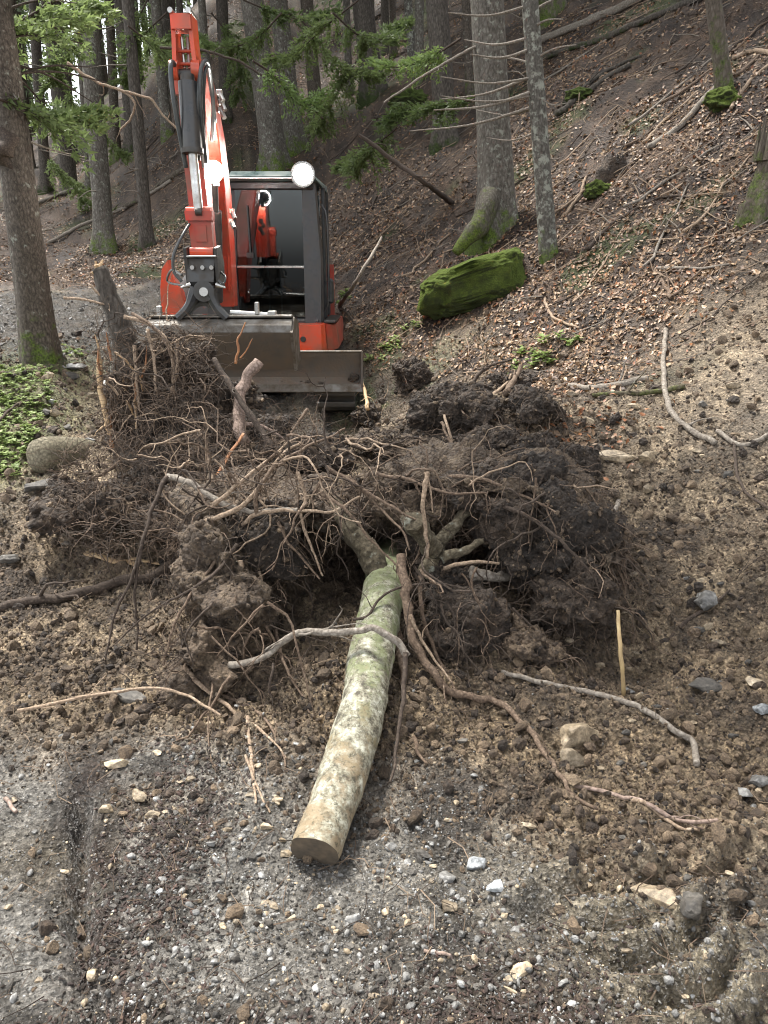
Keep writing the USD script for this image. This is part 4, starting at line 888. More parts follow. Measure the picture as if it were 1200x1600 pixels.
# ---------------------------------------------------------------- uprooted trees
def soil_shell(seed, C, Rx, Rt, Rb, curl, back, nu=230, nv=90, rough=1.0, tilt=0.0):
    """A torn-out root plate: a dish of soil whose rim curls towards the camera and folds back behind."""
    a = np.linspace(0, 2 * np.pi, nu, endpoint=False); t = np.linspace(0.02, 1.75, nv)
    A, Tt = np.meshgrid(a, t, indexing='ij')
    r = np.minimum(Tt, 1 + .25 * np.sin(np.clip(Tt - 1, 0, 1) * 2.2))
    wob = 1 + .55 * (fbm(np.stack([np.cos(A) * 3.0, np.sin(A) * 3.0, 0 * A + seed], -1), 3, seed) - .5)
    Rz = np.where(np.sin(A) > 0, Rt * (1 - .5 * np.exp(-((A - 1.82) / .22) ** 2) + .25 * np.exp(-((A - .95) / .3) ** 2)), Rb)
    x = r * Rx * wob * np.cos(A); z = r * Rz * wob * np.sin(A)
    amt = curl * (0.45 + .55 * np.abs(np.cos(A)) ** 1.0) * np.where(np.sin(A) > .2, .8, 1.0)
    y = -amt * np.clip(Tt, 0, 1) ** 2.4 + back * np.clip(Tt - 1, 0, 1) ** 1.1 * 1.25
    z = z - np.clip(Tt - 1.25, 0, 1) * .5 * Rt
    v = np.stack([x, y, z + tilt * y], -1)
    n = np.cross(np.gradient(v, axis=1), np.gradient(v, axis=0)); n /= np.maximum(np.linalg.norm(n, axis=-1, keepdims=True), 1e-9)
    w = v + C
    dsp = (fbm(w * 3.5, 3, seed) - .5) * .2 + (fbm(w * 9, 4, seed + 1) - .5) * .17 - np.abs(fbm(w * 17, 3, seed + 2) - .5) * .15 + (fbm(w * 44, 3, seed + 3) - .5) * .06
    w = w + n * dsp[..., None] * rough
    i, j = np.meshgrid(np.arange(nu), np.arange(nv - 1), indexing='ij'); k = (i + 1) % nu
    f = np.stack([i * nv + j, k * nv + j, k * nv + j + 1, i * nv + j + 1], -1).reshape(-1, 4)
    return vf((w.reshape(-1, 3), f)), w

def lump(seed, C, size, rough=1.0, sub=6):
    m = trimesh.creation.icosphere(sub); v = np.array(m.vertices); n = v.copy()
    v = v * size
    w = v + C
    d = (fbm(w * 3.4, 3, seed) - .5) * .34 + (fbm(w * 8, 4, seed + 1) - .5) * .22 - np.abs(fbm(w * 13, 4, seed + 2) - .5) * .16 + (fbm(w * 44, 3, seed + 3) - .5) * .06
    return w + n * d[:, None] * rough, np.asarray(m.faces)

def crumbs_on(T, rng, surf, n, smin, smax, mats, name='crumbs'):
    """Soil crumbs sitting on the lumps of a thing: one part."""
    V, N = [], []
    for m in surf:
        v, f = vf(m); tm = trimesh.Trimesh(v, f, process=False)
        ar = tm.area_faces; k = rng.choice(len(f), max(int(n * ar.sum() / TOT(surf)), 1), p=ar / ar.sum())
        b = rng.dirichlet([1, 1, 1], len(k)); V.append((v[f[k]] * b[..., None]).sum(1)); N.append(tm.face_normals[k])
    V, N = np.vstack(V), np.vstack(N)
    keep = V[:, 2] > macro(V[:, 0], V[:, 1]) - .03
    V, N = V[keep], N[keep]; n = len(V)
    s = np.clip(smin + rng.pareto(2.2, n) * smin, 0, smax)
    pi = UsdGeom.PointInstancer.Define(stage, numbered(T.path, name)); rel = pi.CreatePrototypesRel()
    for k, mt in enumerate(mats):
        pp = f'{pi.GetPath()}/piece_{k:03d}'; usdkit.mesh(stage, pp, rock((1, 1, .75), 1900 + k, 1, .7, 5), LOOK[mt]); rel.AddTarget(pp)
    pi.CreatePositionsAttr(Vt.Vec3fArray.FromNumpy((V + N * s[:, None] * .3 - T.o).astype(np.float32)))
    pi.CreateScalesAttr(Vt.Vec3fArray.FromNumpy((s[:, None] * rng.uniform(.6, 1.3, (n, 3))).astype(np.float32)))
    pi.CreateOrientationsAttr(Vt.QuathArray([Gf.Quath(*map(float, q)) for q in quat_from_axes(rng, n)]))
    pi.CreateProtoIndicesAttr(Vt.IntArray.FromNumpy(rng.integers(0, len(mats), n).astype(np.int32)))
    tag(pi, None, None, None, 'stuff')
def fur(T, rng, surf, n, lmin, lmax, mats, sag=.7):
    """Fine roots that hang out of the soil lumps, one part per shade."""
    out = [[] for _ in mats]
    pool = np.vstack([vf(m)[0] for m in surf]); nrm = np.vstack([trimesh.Trimesh(*vf(m), process=False).vertex_normals for m in surf])
    for k in range(n):
        i = rng.integers(0, len(pool))
        if pool[i, 2] < macro(pool[i, 0], pool[i, 1]): continue
        q = wild(rng, pool[i] - nrm[i] * .02, nrm[i] * .8 + rng.normal(size=3) * .8 + [0, 0, -.4], rng.uniform(lmin, lmax), 8, .45, sag)
        out[k % len(mats)].append(tube(q, [rng.uniform(.0012, .0034), .0008], 3, False))
    for m, mt in zip(out, mats):
        T.part('root_hairs', cat(*m), mt, False, kind='stuff')
def TOT(surf):
    return sum(trimesh.Trimesh(*vf(m), process=False).area for m in surf)

def wild(rng, p, d, length, n, bend=.35, sag=.25, ground=True):
    """A root's course: a walk that wanders and sags."""
    pts = [np.array(p, float)]; d = np.array(d, float); d /= np.linalg.norm(d)
    st = length / (n - 1)
    for _ in range(n - 1):
        d = d + rng.normal(size=3) * bend + [0, 0, -sag * .3]; d /= np.linalg.norm(d)
        pts.append(pts[-1] + d * st)
    pts = np.array(pts)
    if ground:
        pts[:, 2] = np.maximum(pts[:, 2], macro(pts[:, 0], pts[:, 1]) + .0)
    return pts

def pxroot(T, pts, w0, w1, mat, name='root', sides=8, lumpy=.3, seed=0, rng=None, twigs=0):
    q = np.array([P(*p) if len(p) == 3 else G(*p) for p in pts])
    r0, r1 = px_r(w0, q[0]), px_r(w1, q[-1])
    for i, p in enumerate(pts):
        if len(p) == 2: q[i, 2] += r0 * .7
    s = spline(q, max(12, 7 * len(pts)))
    s += (fbm(s * 14 + seed, 3, seed)[:, None] - .5) * .0 + (np.stack([noise(s * 22 + k * 7, seed) for k in range(3)], -1) - .5) * min(.02, r0 * 1.2)
    m = [tube(spline(s, max(12, int(np.linalg.norm(np.diff(s, axis=0), axis=1).sum() / .008))) if name == 'limb' else s, [r0, (r0 + r1) / 2, r1], sides * 2 if name == 'limb' else sides, lump=lumpy, seed=seed)]
    if name == 'limb':   # knobbly bark and moss cushions
        v, f = m[0]; c = v.mean(0)
        tn = trimesh.Trimesh(v, f, process=False).vertex_normals
        m = [(v + tn * ((fbm(v * 26, 3, seed + 1) - .5) * .022 + (fbm(v * 80, 2, seed + 2) - .5) * .008)[:, None], f)]
    rg = np.random.default_rng(seed + 900)
    for k in range(twigs):
        i = rg.integers(3, len(s) - 1)
        m.append(tube(wild(rg, s[i], (s[i] - s[i - 1]) / .02 * .4 + rg.normal(size=3), rg.uniform(.06, .22), 7, .4, .3), [max(.0022, r1 * .5), .0011], 4, False))
    T.part(name, cat(*m), mat, True)

excavator()

def front_tree():
    rng = np.random.default_rng(12)
    near = G(492, 1358); near[2] += .05
    T = Thing('uprooted_tree', 'uprooted tree with pale lichen trunk pointing at the camera and muddy root plate', 'uprooted tree', (near[0], near[1] + .7, 0))
    pts = np.array([near, P(527, 1240, 2.0), P(563, 1120, 2.3), P(583, 1010, 2.68), P(602, 915, 3.1), P(612, 868, 3.6)])
    for i in (1, 2, 3):
        pts[i, 2] = max(pts[i, 2], macro(pts[i, 0], pts[i, 1]) + .075)
    s = spline(pts, 70)
    r = np.interp(np.linspace(0, 1, 70), [0, .25, .6, .85, 1], [.072, .078, .088, .095, .1])
    th = 40
    tm = tube(s, r, th, caps=False, lump=.05, seed=3)
    v = tm[0]; ring = np.repeat(s, th, 0); dv = v - ring
    v = ring + dv * (1 + (fbm(v * 14, 3, 8)[:, None] - .5) * .3 + (fbm(v * 60, 3, 9)[:, None] - .5) * .06)
    v[:2 * th, 1] -= .25 * (v[:2 * th, 2] - s[0, 2]) * np.repeat([1, .6], th)
    trunk = T.part('trunk', (v, tm[1]), 'log_bark', True)
    # sawn end, slightly dished rings
    t0 = s[0] - s[1]; t0 /= np.linalg.norm(t0)
    ringv = v[:th]; cc = ringv.mean(0)
    rows = [ringv] + [cc + (ringv - cc) * k + t0 * (.004 * (1 - k)) for k in (.97, .7, .4, .12)]
    cv = np.vstack(rows); F = []
    for a in range(4):
        for j in range(th):
            k = (j + 1) % th; F += [[a * th + j, (a + 1) * th + j, (a + 1) * th + k], [a * th + j, (a + 1) * th + k, a * th + k]]
    for j in range(1, th - 1): F.append([4 * th, 4 * th + j + 1, 4 * th + j])
    T.part('cut_face', (cv, np.array(F)[:, ::-1]), 'cut_wood', False, parent=trunk)
    for k, (i, a) in enumerate([(14, 1.2), (27, 2.3), (38, .7), (48, 1.7)]):
        q = v[i * th + int(a / 6.283 * th)]; o = (q - s[i]) / np.linalg.norm(q - s[i])
        T.part('knot', tube(np.array([q - o * .012, q + o * .004, q + o * .012]), [.026, .02, .009], 12, lump=.3, seed=k), 'log_bark', True, parent=trunk)
    # root plate
    C = np.array([0.05, 3.62, 0.40])
    (sv, sf), W = soil_shell(5, C, .84, .29, .48, .62, .75)
    T.part('soil_plate', (sv, sf), 'soil', True, label='dark crumbling soil of the root plate')
    surf = [(sv, sf)]
    for k, (px, py, d, sz, mt) in enumerate([(350, 930, 2.98, (.14, .17, .3), 'soil'), (325, 1010, 2.8, (.17, .2, .12), 'soil'), (380, 1060, 2.75, (.26, .16, .10), 'soil'), (420, 860, 3.2, (.14, .12, .16), 'dark_soil'), (860, 860, 3.25, (.24, .2, .22), 'dark_soil'), (900, 930, 3.1, (.16, .15, .18), 'dark_soil'), (780, 780, 3.4, (.3, .2, .12), 'dark_soil'), (640, 770, 3.6, (.3, .2, .1), 'soil'), (720, 990, 2.95, (.18, .14, .16), 'dark_soil'), (830, 1010, 2.95, (.2, .15, .1), 'soil'), (655, 865, 3.3, (.12, .1, .09), 'dark_soil'), (700, 905, 3.15, (.1, .08, .08), 'dark_soil'), (640, 800, 3.45, (.25, .15, .1), 'soil'), (820, 760, 3.45, (.2, .15, .1), 'dark_soil')]):
        surf.append(lump(40 + k, P(px, py, d), sz, 1.0, 5)); T.part('soil_lump', surf[-1], mt, True)
    crumbs_on(T, rng, surf, 16000, .004, .016, ['clod', 'soil', 'dark_soil'])
    fur(T, rng, surf, 3600, .06, .3, ['root_bark', 'dark_root', 'dark_root'])
    # mossy limbs that leave the stem above the plate
    pxroot(T, [(605, 925, 3.05), (588, 880, 3.15), (563, 848, 3.2), (540, 815, 3.25), (525, 785, 3.35)], 38, 27, 'mossy_root', 'limb', 16, .35, 1)
    pxroot(T, [(600, 905, 3.15), (575, 850, 3.4), (480, 812, 3.5), (440, 818, 3.5)], 26, 20, 'stick_bark', 'limb', 10, .15, 9)
    pxroot(T, [(665, 905, 3.15), (685, 855, 3.2), (712, 820, 3.25), (745, 785, 3.35), (765, 765, 3.4)], 28, 12, 'mossy_root', 'limb', 16, .4, 2)
    pxroot(T, [(680, 860, 3.12), (655, 830, 3.05), (645, 812, 3.0)], 24, 32, 'mossy_root', 'limb', 16, .45, 3)
    pxroot(T, [(690, 875, 3.1), (725, 860, 3.1), (757, 845, 3.15)], 16, 9, 'mossy_root', 'limb', 10, .2, 4)
    pxroot(T, [(735, 897, 3.1), (770, 900, 3.15), (800, 900, 3.25)], 20, 14, 'stick_bark', 'limb', 10, .2, 5)
    pxroot(T, [(692, 888, 3.08), (735, 878, 3.05), (780, 882, 3.1)], 7, 4, 'pale_root', 'root', 6, .2, 6)
    # roots seen one by one
    R = [([(625, 868, 2.95), (633, 920, 2.85), (643, 985, 2.75), (672, 1045, 2.65), (705, 1080, 2.6), (760, 1103), (800, 1130), (840, 1165), (870, 1215), (890, 1245), (932, 1270)], 17, 6, 'root_bark', 6),
         ([(612, 935, 2.95), (622, 990, 2.8), (628, 1050, 2.65), (640, 1120, 2.5), (655, 1185), (668, 1200)], 14, 5, 'root_bark', 5),
         ([(655, 900, 2.95), (660, 960, 2.85), (690, 1040, 2.75), (720, 1090, 2.6)], 8, 4, 'root_bark', 4),
         ([(640, 960, 2.75), (665, 1010, 2.7), (705, 1065, 2.6)], 6, 3, 'pale_root', 2),
         ([(285, 1035, 2.65), (310, 1068, 2.6), (350, 1098, 2.55), (390, 1130, 2.45), (425, 1160), (448, 1192)], 8, 3, 'pale_root', 3),
         ([(300, 1060, 2.6), (345, 1085, 2.6), (400, 1110, 2.5), (430, 1150), (447, 1200)], 6, 3, 'root_bark', 3),
         ([(386, 1120, 2.45), (391, 1170, 2.3), (397, 1225), (400, 1265)], 7, 4, 'pale_root', 2),
         ([(383, 1180, 2.25), (400, 1230), (421, 1272)], 5, 3, 'pale_root', 1),
         ([(333, 1065, 2.6), (325, 1130, 2.4), (330, 1195)], 4, 2, 'root_bark', 2),
         ([(430, 985, 2.9), (445, 1040, 2.7), (470, 1085, 2.6), (485, 1120)], 6, 3, 'root_bark', 2),
         ([(378, 820, 3.05), (410, 800, 3.0), (470, 798, 3.0), (520, 800, 3.0), (560, 775, 3.05)], 7, 3, 'pale_root', 4),
         ([(262, 745, 3.3), (300, 755, 3.2), (345, 785, 3.1), (395, 800, 3.05), (465, 795, 3.0)], 11, 7, 'stick_bark', 3),
         ([(320, 815, 3.05), (372, 795, 3.0), (410, 755, 3.05), (440, 712, 3.2), (470, 690, 3.3)], 9, 4, 'pale_root', 5),
         ([(335, 790, 3.05), (385, 745, 3.1), (440, 705, 3.2)], 8, 3, 'pale_root', 3),
         ([(400, 800, 3.0), (402, 765, 3.0), (440, 720, 3.1), (500, 690, 3.2), (540, 670, 3.3)], 7, 3, 'root_bark', 4),
         ([(463, 738, 3.1), (476, 775, 3.05), (470, 810, 3.0), (485, 850, 3.0), (505, 900, 3.0)], 7, 3, 'pale_root', 4),
         ([(435, 815, 3.0), (452, 850, 3.0), (470, 870, 3.0), (500, 905, 2.98)], 5, 3, 'root_bark', 2),
         ([(500, 770, 3.05), (545, 800, 3.0), (580, 845, 2.95), (622, 885, 2.9)], 6, 3, 'root_bark', 4),
         ([(545, 745, 3.15), (590, 790, 3.05), (630, 830, 2.95), (640, 860, 2.9)], 6, 3, 'root_bark', 3),
         ([(510, 730, 3.2), (560, 760, 3.1), (625, 800, 3.0), (660, 815, 3.0)], 7, 3, 'root_bark', 4),
         ([(668, 738, 3.0), (660, 790, 2.95), (668, 840, 2.95), (669, 872, 2.95)], 8, 5, 'pale_root', 0),
         ([(667, 745, 3.0), (673, 770, 2.98), (676, 800, 2.98)], 4, 2, 'pale_root', 0),
         ([(375, 875, 2.95), (377, 895, 2.92), (376, 912, 2.9)], 9, 8, 'pale_root', 0),
         ([(405, 892, 3.0), (411, 915, 2.98), (405, 925, 2.98)], 5, 3, 'pale_root', 0),
         ([(780, 790, 3.2), (830, 810, 3.1), (880, 850, 3.0), (930, 905, 2.95), (945, 960, 2.95)], 7, 3, 'dark_root', 5),
         ([(700, 745, 3.4), (760, 750, 3.3), (820, 775, 3.2), (870, 800, 3.1)], 7, 3, 'root_bark', 5),
         ([(590, 740, 3.4), (640, 750, 3.3), (700, 770, 3.2), (760, 770, 3.2)], 6, 3, 'root_bark', 5),
         ([(350, 860, 2.95), (320, 900, 2.85), (285, 950, 2.75), (265, 1000, 2.7), (255, 1040, 2.7)], 6, 3, 'root_bark', 4),
         ([(370, 850, 2.95), (340, 890, 2.85), (300, 920, 2.8), (230, 960, 2.85), (180, 1005, 2.85)], 6, 2, 'dark_root', 4),
         ([(260, 745, 3.25), (240, 790, 3.15), (222, 850, 3.05), (212, 920, 3.0), (215, 1015, 2.9)], 7, 3, 'dark_root', 3),
         ([(222, 850, 3.05), (205, 905, 3.0), (180, 960, 2.95), (165, 1030, 2.85)], 6, 3, 'dark_root', 3),
         ([(690, 1040, 2.7), (695, 1090, 2.55), (706, 1120, 2.5)], 3, 2, 'root_bark', 1),
         ([(800, 950, 2.95), (840, 990, 2.9), (870, 1040, 2.8)], 4, 2, 'dark_root', 3)]
    for k, (p, w0, w1, mt, tw) in enumerate(R):
        pxroot(T, p, w0, w1, mt, 'root', 7, .3, 50 + k, twigs=tw)
    # procedural mid roots fanning out of the rim, each a part
    nu, nv, _ = W.shape
    for k in range(110):
        i = rng.integers(0, nu); j = rng.integers(40, 62)
        p = W[i, j]
        if p[2] < .2: continue
        out = p - C; out[1] -= .2; out = out / np.linalg.norm(out) + rng.normal(size=3) * .5
        pts = wild(rng, p, out, rng.uniform(.15, .55), 12, .35, .5)
        T.part('root', tube(pts, [rng.uniform(.003, .007), .0015], 5, False), rng.choice(['root_bark', 'pale_root', 'dark_root', 'root_bark']), True)
    for k in range(185):
        if k >= 150: px, py, d = rng.uniform(540, 900), rng.uniform(735, 830), 3.2 + rng.normal() * .1
        elif k < 70: px, py, d = rng.uniform(270, 560), rng.uniform(670, 800), 3.15 + rng.normal() * .1
        elif k < 110: px, py, d = rng.uniform(615, 760), rng.uniform(880, 1040), 2.85 + rng.normal() * .07
        else: px, py, d = rng.uniform(270, 430), rng.uniform(930, 1110), 2.7 + rng.normal() * .07
        dr = [rng.normal(), rng.normal() * .4, rng.normal() * .5 - (.2 if k < 70 else .8)]
        q = wild(rng, P(px, py, d), dr, rng.uniform(.15, .5), 12, .3, .3 if k < 70 else .6)
        r = rng.uniform(.0025, .0065); ms = [tube(q, [r, r * .35], 5, False)]
        for _ in range(rng.integers(0, 4)):
            i = rng.integers(3, 11); ms.append(tube(wild(rng, q[i], q[i] - q[i - 1] + rng.normal(size=3) * .03, rng.uniform(.06, .2), 7, .35, .3), [r * .5, .001], 4, False))
        T.part('root', cat(*ms), rng.choice(['pale_root', 'root_bark', 'root_bark', 'dark_root'] if k < 70 else ['root_bark', 'dark_root']), True)
    hairs = []
    for k in range(3200):
        i = rng.integers(0, nu); j = rng.integers(18, 74)
        p = W[i, j]
        if p[2] < .08: continue
        pts = wild(rng, p, rng.normal(size=3) + [0, -.7, -.5], rng.uniform(.05, .26), 7, .4, .7)
        hairs.append(tube(pts, [rng.uniform(.0011, .0028), .0007], 3, False))
    T.part('root_hairs', cat(*hairs[::2]), 'root_bark', False, kind='stuff'); T.part('root_hairs', cat(*hairs[1::2]), 'dark_root', False, kind='stuff')
front_tree()

def back_stump():
    rng = np.random.default_rng(21)
    b = P(230, 700, 4.7)
    T = Thing('uprooted_stump', 'dark uprooted stump with broken upright stem and tangled roots before the bucket', 'uprooted stump', (b[0], b[1], 0))
    pxroot(T, [(153, 420, 4.75), (170, 460, 4.75), (185, 500, 4.75), (196, 560, 4.75), (208, 640, 4.75), (225, 720, 4.7)], 24, 66, 'dark_bark', 'stem', 20, .25, 1)
    top = P(153, 419, 4.75)
    T.part('broken_top', cat(*[tube(np.array([top + rng.normal(size=3) * .012 + [0, 0, -.05], top + rng.normal(size=3) * .02 + [0, 0, .02]]), [.018, .006], 5) for _ in range(9)]), 'bare_wood', False)
    for k in range(16):
        px, py = rng.uniform(155, 225), rng.uniform(560, 720)
        a = P(px, py, 4.55 + rng.uniform(-.08, .05)); e = a + [rng.normal() * .03, rng.normal() * .03, rng.uniform(.08, .22)]
        T.part('wood_splinter', tube(np.array([a, (a + e) / 2 + rng.normal(size=3) * .01, e]), [.014, .016, .004], 5, squash=.4), rng.choice(['bare_wood', 'orange_wood', 'root_bark']), False)
    surf = []
    for k, (px, py, d, sz, mt) in enumerate([(300, 740, 4.35, (.42, .3, .22), 'dark_soil'), (215, 640, 4.75, (.18, .16, .3), 'dark_soil'), (270, 575, 4.9, (.28, .18, .2), 'dark_soil'), (380, 700, 4.5, (.3, .25, .2), 'dark_soil'), (170, 790, 4.0, (.4, .3, .12), 'dark_soil'), (460, 720, 4.3, (.3, .25, .16), 'dark_soil'), (330, 800, 3.9, (.35, .25, .14), 'dark_soil'), (260, 670, 4.7, (.3, .2, .2), 'dark_soil'), (360, 620, 5.1, (.25, .2, .12), 'dark_soil')]):
        surf.append(lump(80 + k, P(px, py, d), sz, 1.0, 5)); T.part('soil_lump', surf[-1], mt, True)
    crumbs_on(T, rng, surf, 9000, .006, .026, ['dark_soil', 'clod', 'dark_soil'])
    R = [([(195, 495, 4.6), (230, 505, 4.55), (265, 540, 4.5), (270, 600, 4.45), (272, 615, 4.45)], 7, 3, 'pale_root', 3),
         ([(205, 490, 4.6), (250, 520, 4.5), (268, 560, 4.45)], 6, 3, 'root_bark', 3),
         ([(210, 540, 4.5), (214, 600, 4.45), (219, 640, 4.4)], 6, 3, 'pale_root', 2),
         ([(230, 515, 4.5), (241, 560, 4.45), (243, 612, 4.4)], 6, 4, 'pale_root', 1),
         ([(278, 530, 4.6), (276, 580, 4.55), (266, 612, 4.5)], 5, 3, 'pale_root', 2),
         ([(100, 465, 4.7), (140, 470, 4.7), (175, 478, 4.7)], 5, 3, 'pale_root', 2),
         ([(140, 445, 4.7), (160, 465, 4.7), (178, 480, 4.7)], 4, 3, 'pale_root', 1),
         ([(155, 560, 4.6), (160, 620, 4.55), (172, 680, 4.5)], 10, 8, 'bare_wood', 1),
         ([(225, 640, 4.5), (285, 660, 4.4), (350, 650, 4.35), (395, 645, 4.35)], 8, 4, 'dark_root', 4),
         ([(220, 700, 4.3), (270, 690, 4.25), (330, 680, 4.2), (370, 690, 4.2)], 7, 3, 'root_bark', 4),
         ([(190, 720, 4.2), (160, 740, 4.1), (120, 760, 4.1), (60, 790, 4.0)], 6, 2, 'root_bark', 4),
         ([(250, 800, 3.9), (200, 830, 3.8), (150, 860, 3.75)], 6, 2, 'root_bark', 4),
         ([(300, 700, 4.1), (260, 750, 4.0), (240, 800, 3.9), (230, 840, 3.8)], 6, 2, 'dark_root', 4),
         ([(480, 640, 5.0), (440, 700, 4.6), (430, 740, 4.3)], 5, 2, 'root_bark', 3)]
    for k, (p, w0, w1, mt, tw) in enumerate(R):
        pxroot(T, p, w0, w1, mt, 'root', 6, .3, 150 + k, twigs=tw)
    for k in range(120):
        px, py = rng.uniform(150, 430), rng.uniform(500, 820)
        if px > 340 and py < 650: continue
        d = np.interp(py, [500, 650, 830], [4.65, 4.3, 3.6]) + rng.normal() * .08
        pts = wild(rng, P(px, py, d), rng.normal(size=3) + [0, -.3, 0], rng.uniform(.15, .5), 11, .35, .3)
        T.part('root', tube(pts, [rng.uniform(.003, .007), .0015], 4, False), rng.choice(['root_bark', 'pale_root', 'dark_root', 'dark_root']), True)
    hairs = []
    for k in range(3000):
        px, py = rng.uniform(90, 500), rng.uniform(505, 860)
        if px < 150 and py < 700 or px > 335 and py < 650: continue
        d = np.interp(py, [500, 650, 830], [4.65, 4.25, 3.55]) + rng.normal() * .08
        hairs.append(tube(wild(rng, P(px, py, d), rng.normal(size=3), rng.uniform(.08, .35), 8, .4, .4), [rng.uniform(.0012, .0026), .0007], 3, False))
    T.part('root_hairs', cat(*hairs[::2]), 'dark_root', False, kind='stuff'); T.part('root_hairs', cat(*hairs[1::2]), 'root_bark', False, kind='stuff')
back_stump()

def soil_heap():
    rng = np.random.default_rng(61)
    b = G(720, 690)
    T = Thing('soil_heap', 'dark heap of dug clods and broken roots behind the root plate', 'soil heap', b)
    surf = []
    for k, (px, py, sz, mt) in enumerate([(640, 590, (.15, .13, .2), 'dark_soil'), (700, 640, (.22, .18, .15), 'dark_soil'), (665, 625, (.14, .13, .12), 'dark_soil'), (785, 600, (.2, .15, .13), 'dark_soil'), (740, 640, (.2, .18, .1), 'dark_soil'), (840, 640, (.18, .15, .1), 'dark_soil'), (600, 690, (.25, .2, .08), 'soil'), (760, 700, (.28, .2, .12), 'dark_soil'), (850, 720, (.2, .2, .1), 'dark_soil'), (580, 650, (.16, .14, .1), 'dark_soil'), (900, 780, (.18, .15, .1), 'dark_soil'), (930, 860, (.16, .14, .09), 'dark_soil')]):
        c = G(px, py + 12); c[2] += sz[2] * .35
        surf.append(lump(640 + k, c, sz, .9, 5)); T.part('soil_lump', surf[-1], mt, True)
    crumbs_on(T, rng, surf, 7000, .005, .018, ['dark_soil', 'clod', 'dark_soil'])
    fur(T, rng, surf, 1300, .08, .35, ['root_bark', 'dark_root'])
    R = [([(688, 612), (695, 650), (705, 690)], 6, 4, 'pale_root'), ([(690, 660), (705, 690), (735, 707)], 6, 3, 'root_bark'), ([(735, 600), (760, 575), (800, 560)], 6, 4, 'dark_root'), ([(790, 615), (805, 590), (815, 570)], 12, 8, 'root_bark'), ([(760, 625), (790, 600), (800, 585)], 7, 4, 'pale_root'), ([(690, 605), (720, 640), (737, 655)], 5, 3, 'root_bark'), ([(575, 640), (570, 610), (562, 590)], 7, 4, 'bare_wood')]
    for k, (p, w0, w1, mt) in enumerate(R):
        q = [tuple(x) + (G(*x)[1] - .22,) for x in p]
        pxroot(T, q, w0, w1, mt, 'root', 6, .3, 700 + k, twigs=3)
    for k in range(60):
        px, py = rng.uniform(560, 930), rng.uniform(590, 790)
        p = G(px, py) + [0, -.03, .06]
        T.part('root', tube(wild(rng, p, rng.normal(size=3) + [0, -.2, .2], rng.uniform(.1, .35), 10, .4, .4), [rng.uniform(.003, .006), .0015], 4, False), rng.choice(['root_bark', 'dark_root', 'pale_root']), True)
soil_heap()

# ---------------------------------------------------------------- loose branches and sticks
def stick(name, label, pts, w0, w1, mat, catg='stick', group=None, lumpy=.2, seed=0, twigs=0, sides=8, squash=1.0, part=True):
    q = np.array([P(*p) if len(p) == 3 else G(*p) for p in pts], float)
    r0, r1 = px_r(w0, q[0]), px_r(w1, q[-1])
    s = spline(q, max(10, 8 * len(pts)))
    flat = all(len(p) == 2 for p in pts)
    rr = np.linspace(r0, r1, len(s))
    if flat:
        h = height(s[:, 0], s[:, 1])
        hs = np.convolve(np.pad(h, 3, 'edge'), np.ones(7) / 7, 'valid')
        s[:, 2] = np.maximum(hs, s[:, 2]) + rr * .75
    s += (np.stack([noise(s * 18 + k * 7, seed) for k in range(3)], -1) - .5) * min(.02, r0 * 1.0)
    m = [tube(s, rr, sides, lump=lumpy, seed=seed, squash=squash)]
    rg = np.random.default_rng(seed + 400)
    tw = []
    for k in range(twigs):
        i = rg.integers(2, len(s) - 1)
        d = (s[i] - s[i - 1]); d /= np.linalg.norm(d)
        tw.append(tube(wild(rg, s[i], d + rg.normal(size=3) * .7 + [0, 0, .2], rg.uniform(.08, .3) * (r0 / .01) ** .3, 7, .25, .15), [max(.0022, rr[i] * .45), .0012], 5, False))
    single(name, cat(*(m + tw)), mat, label, catg, group, smooth=True)
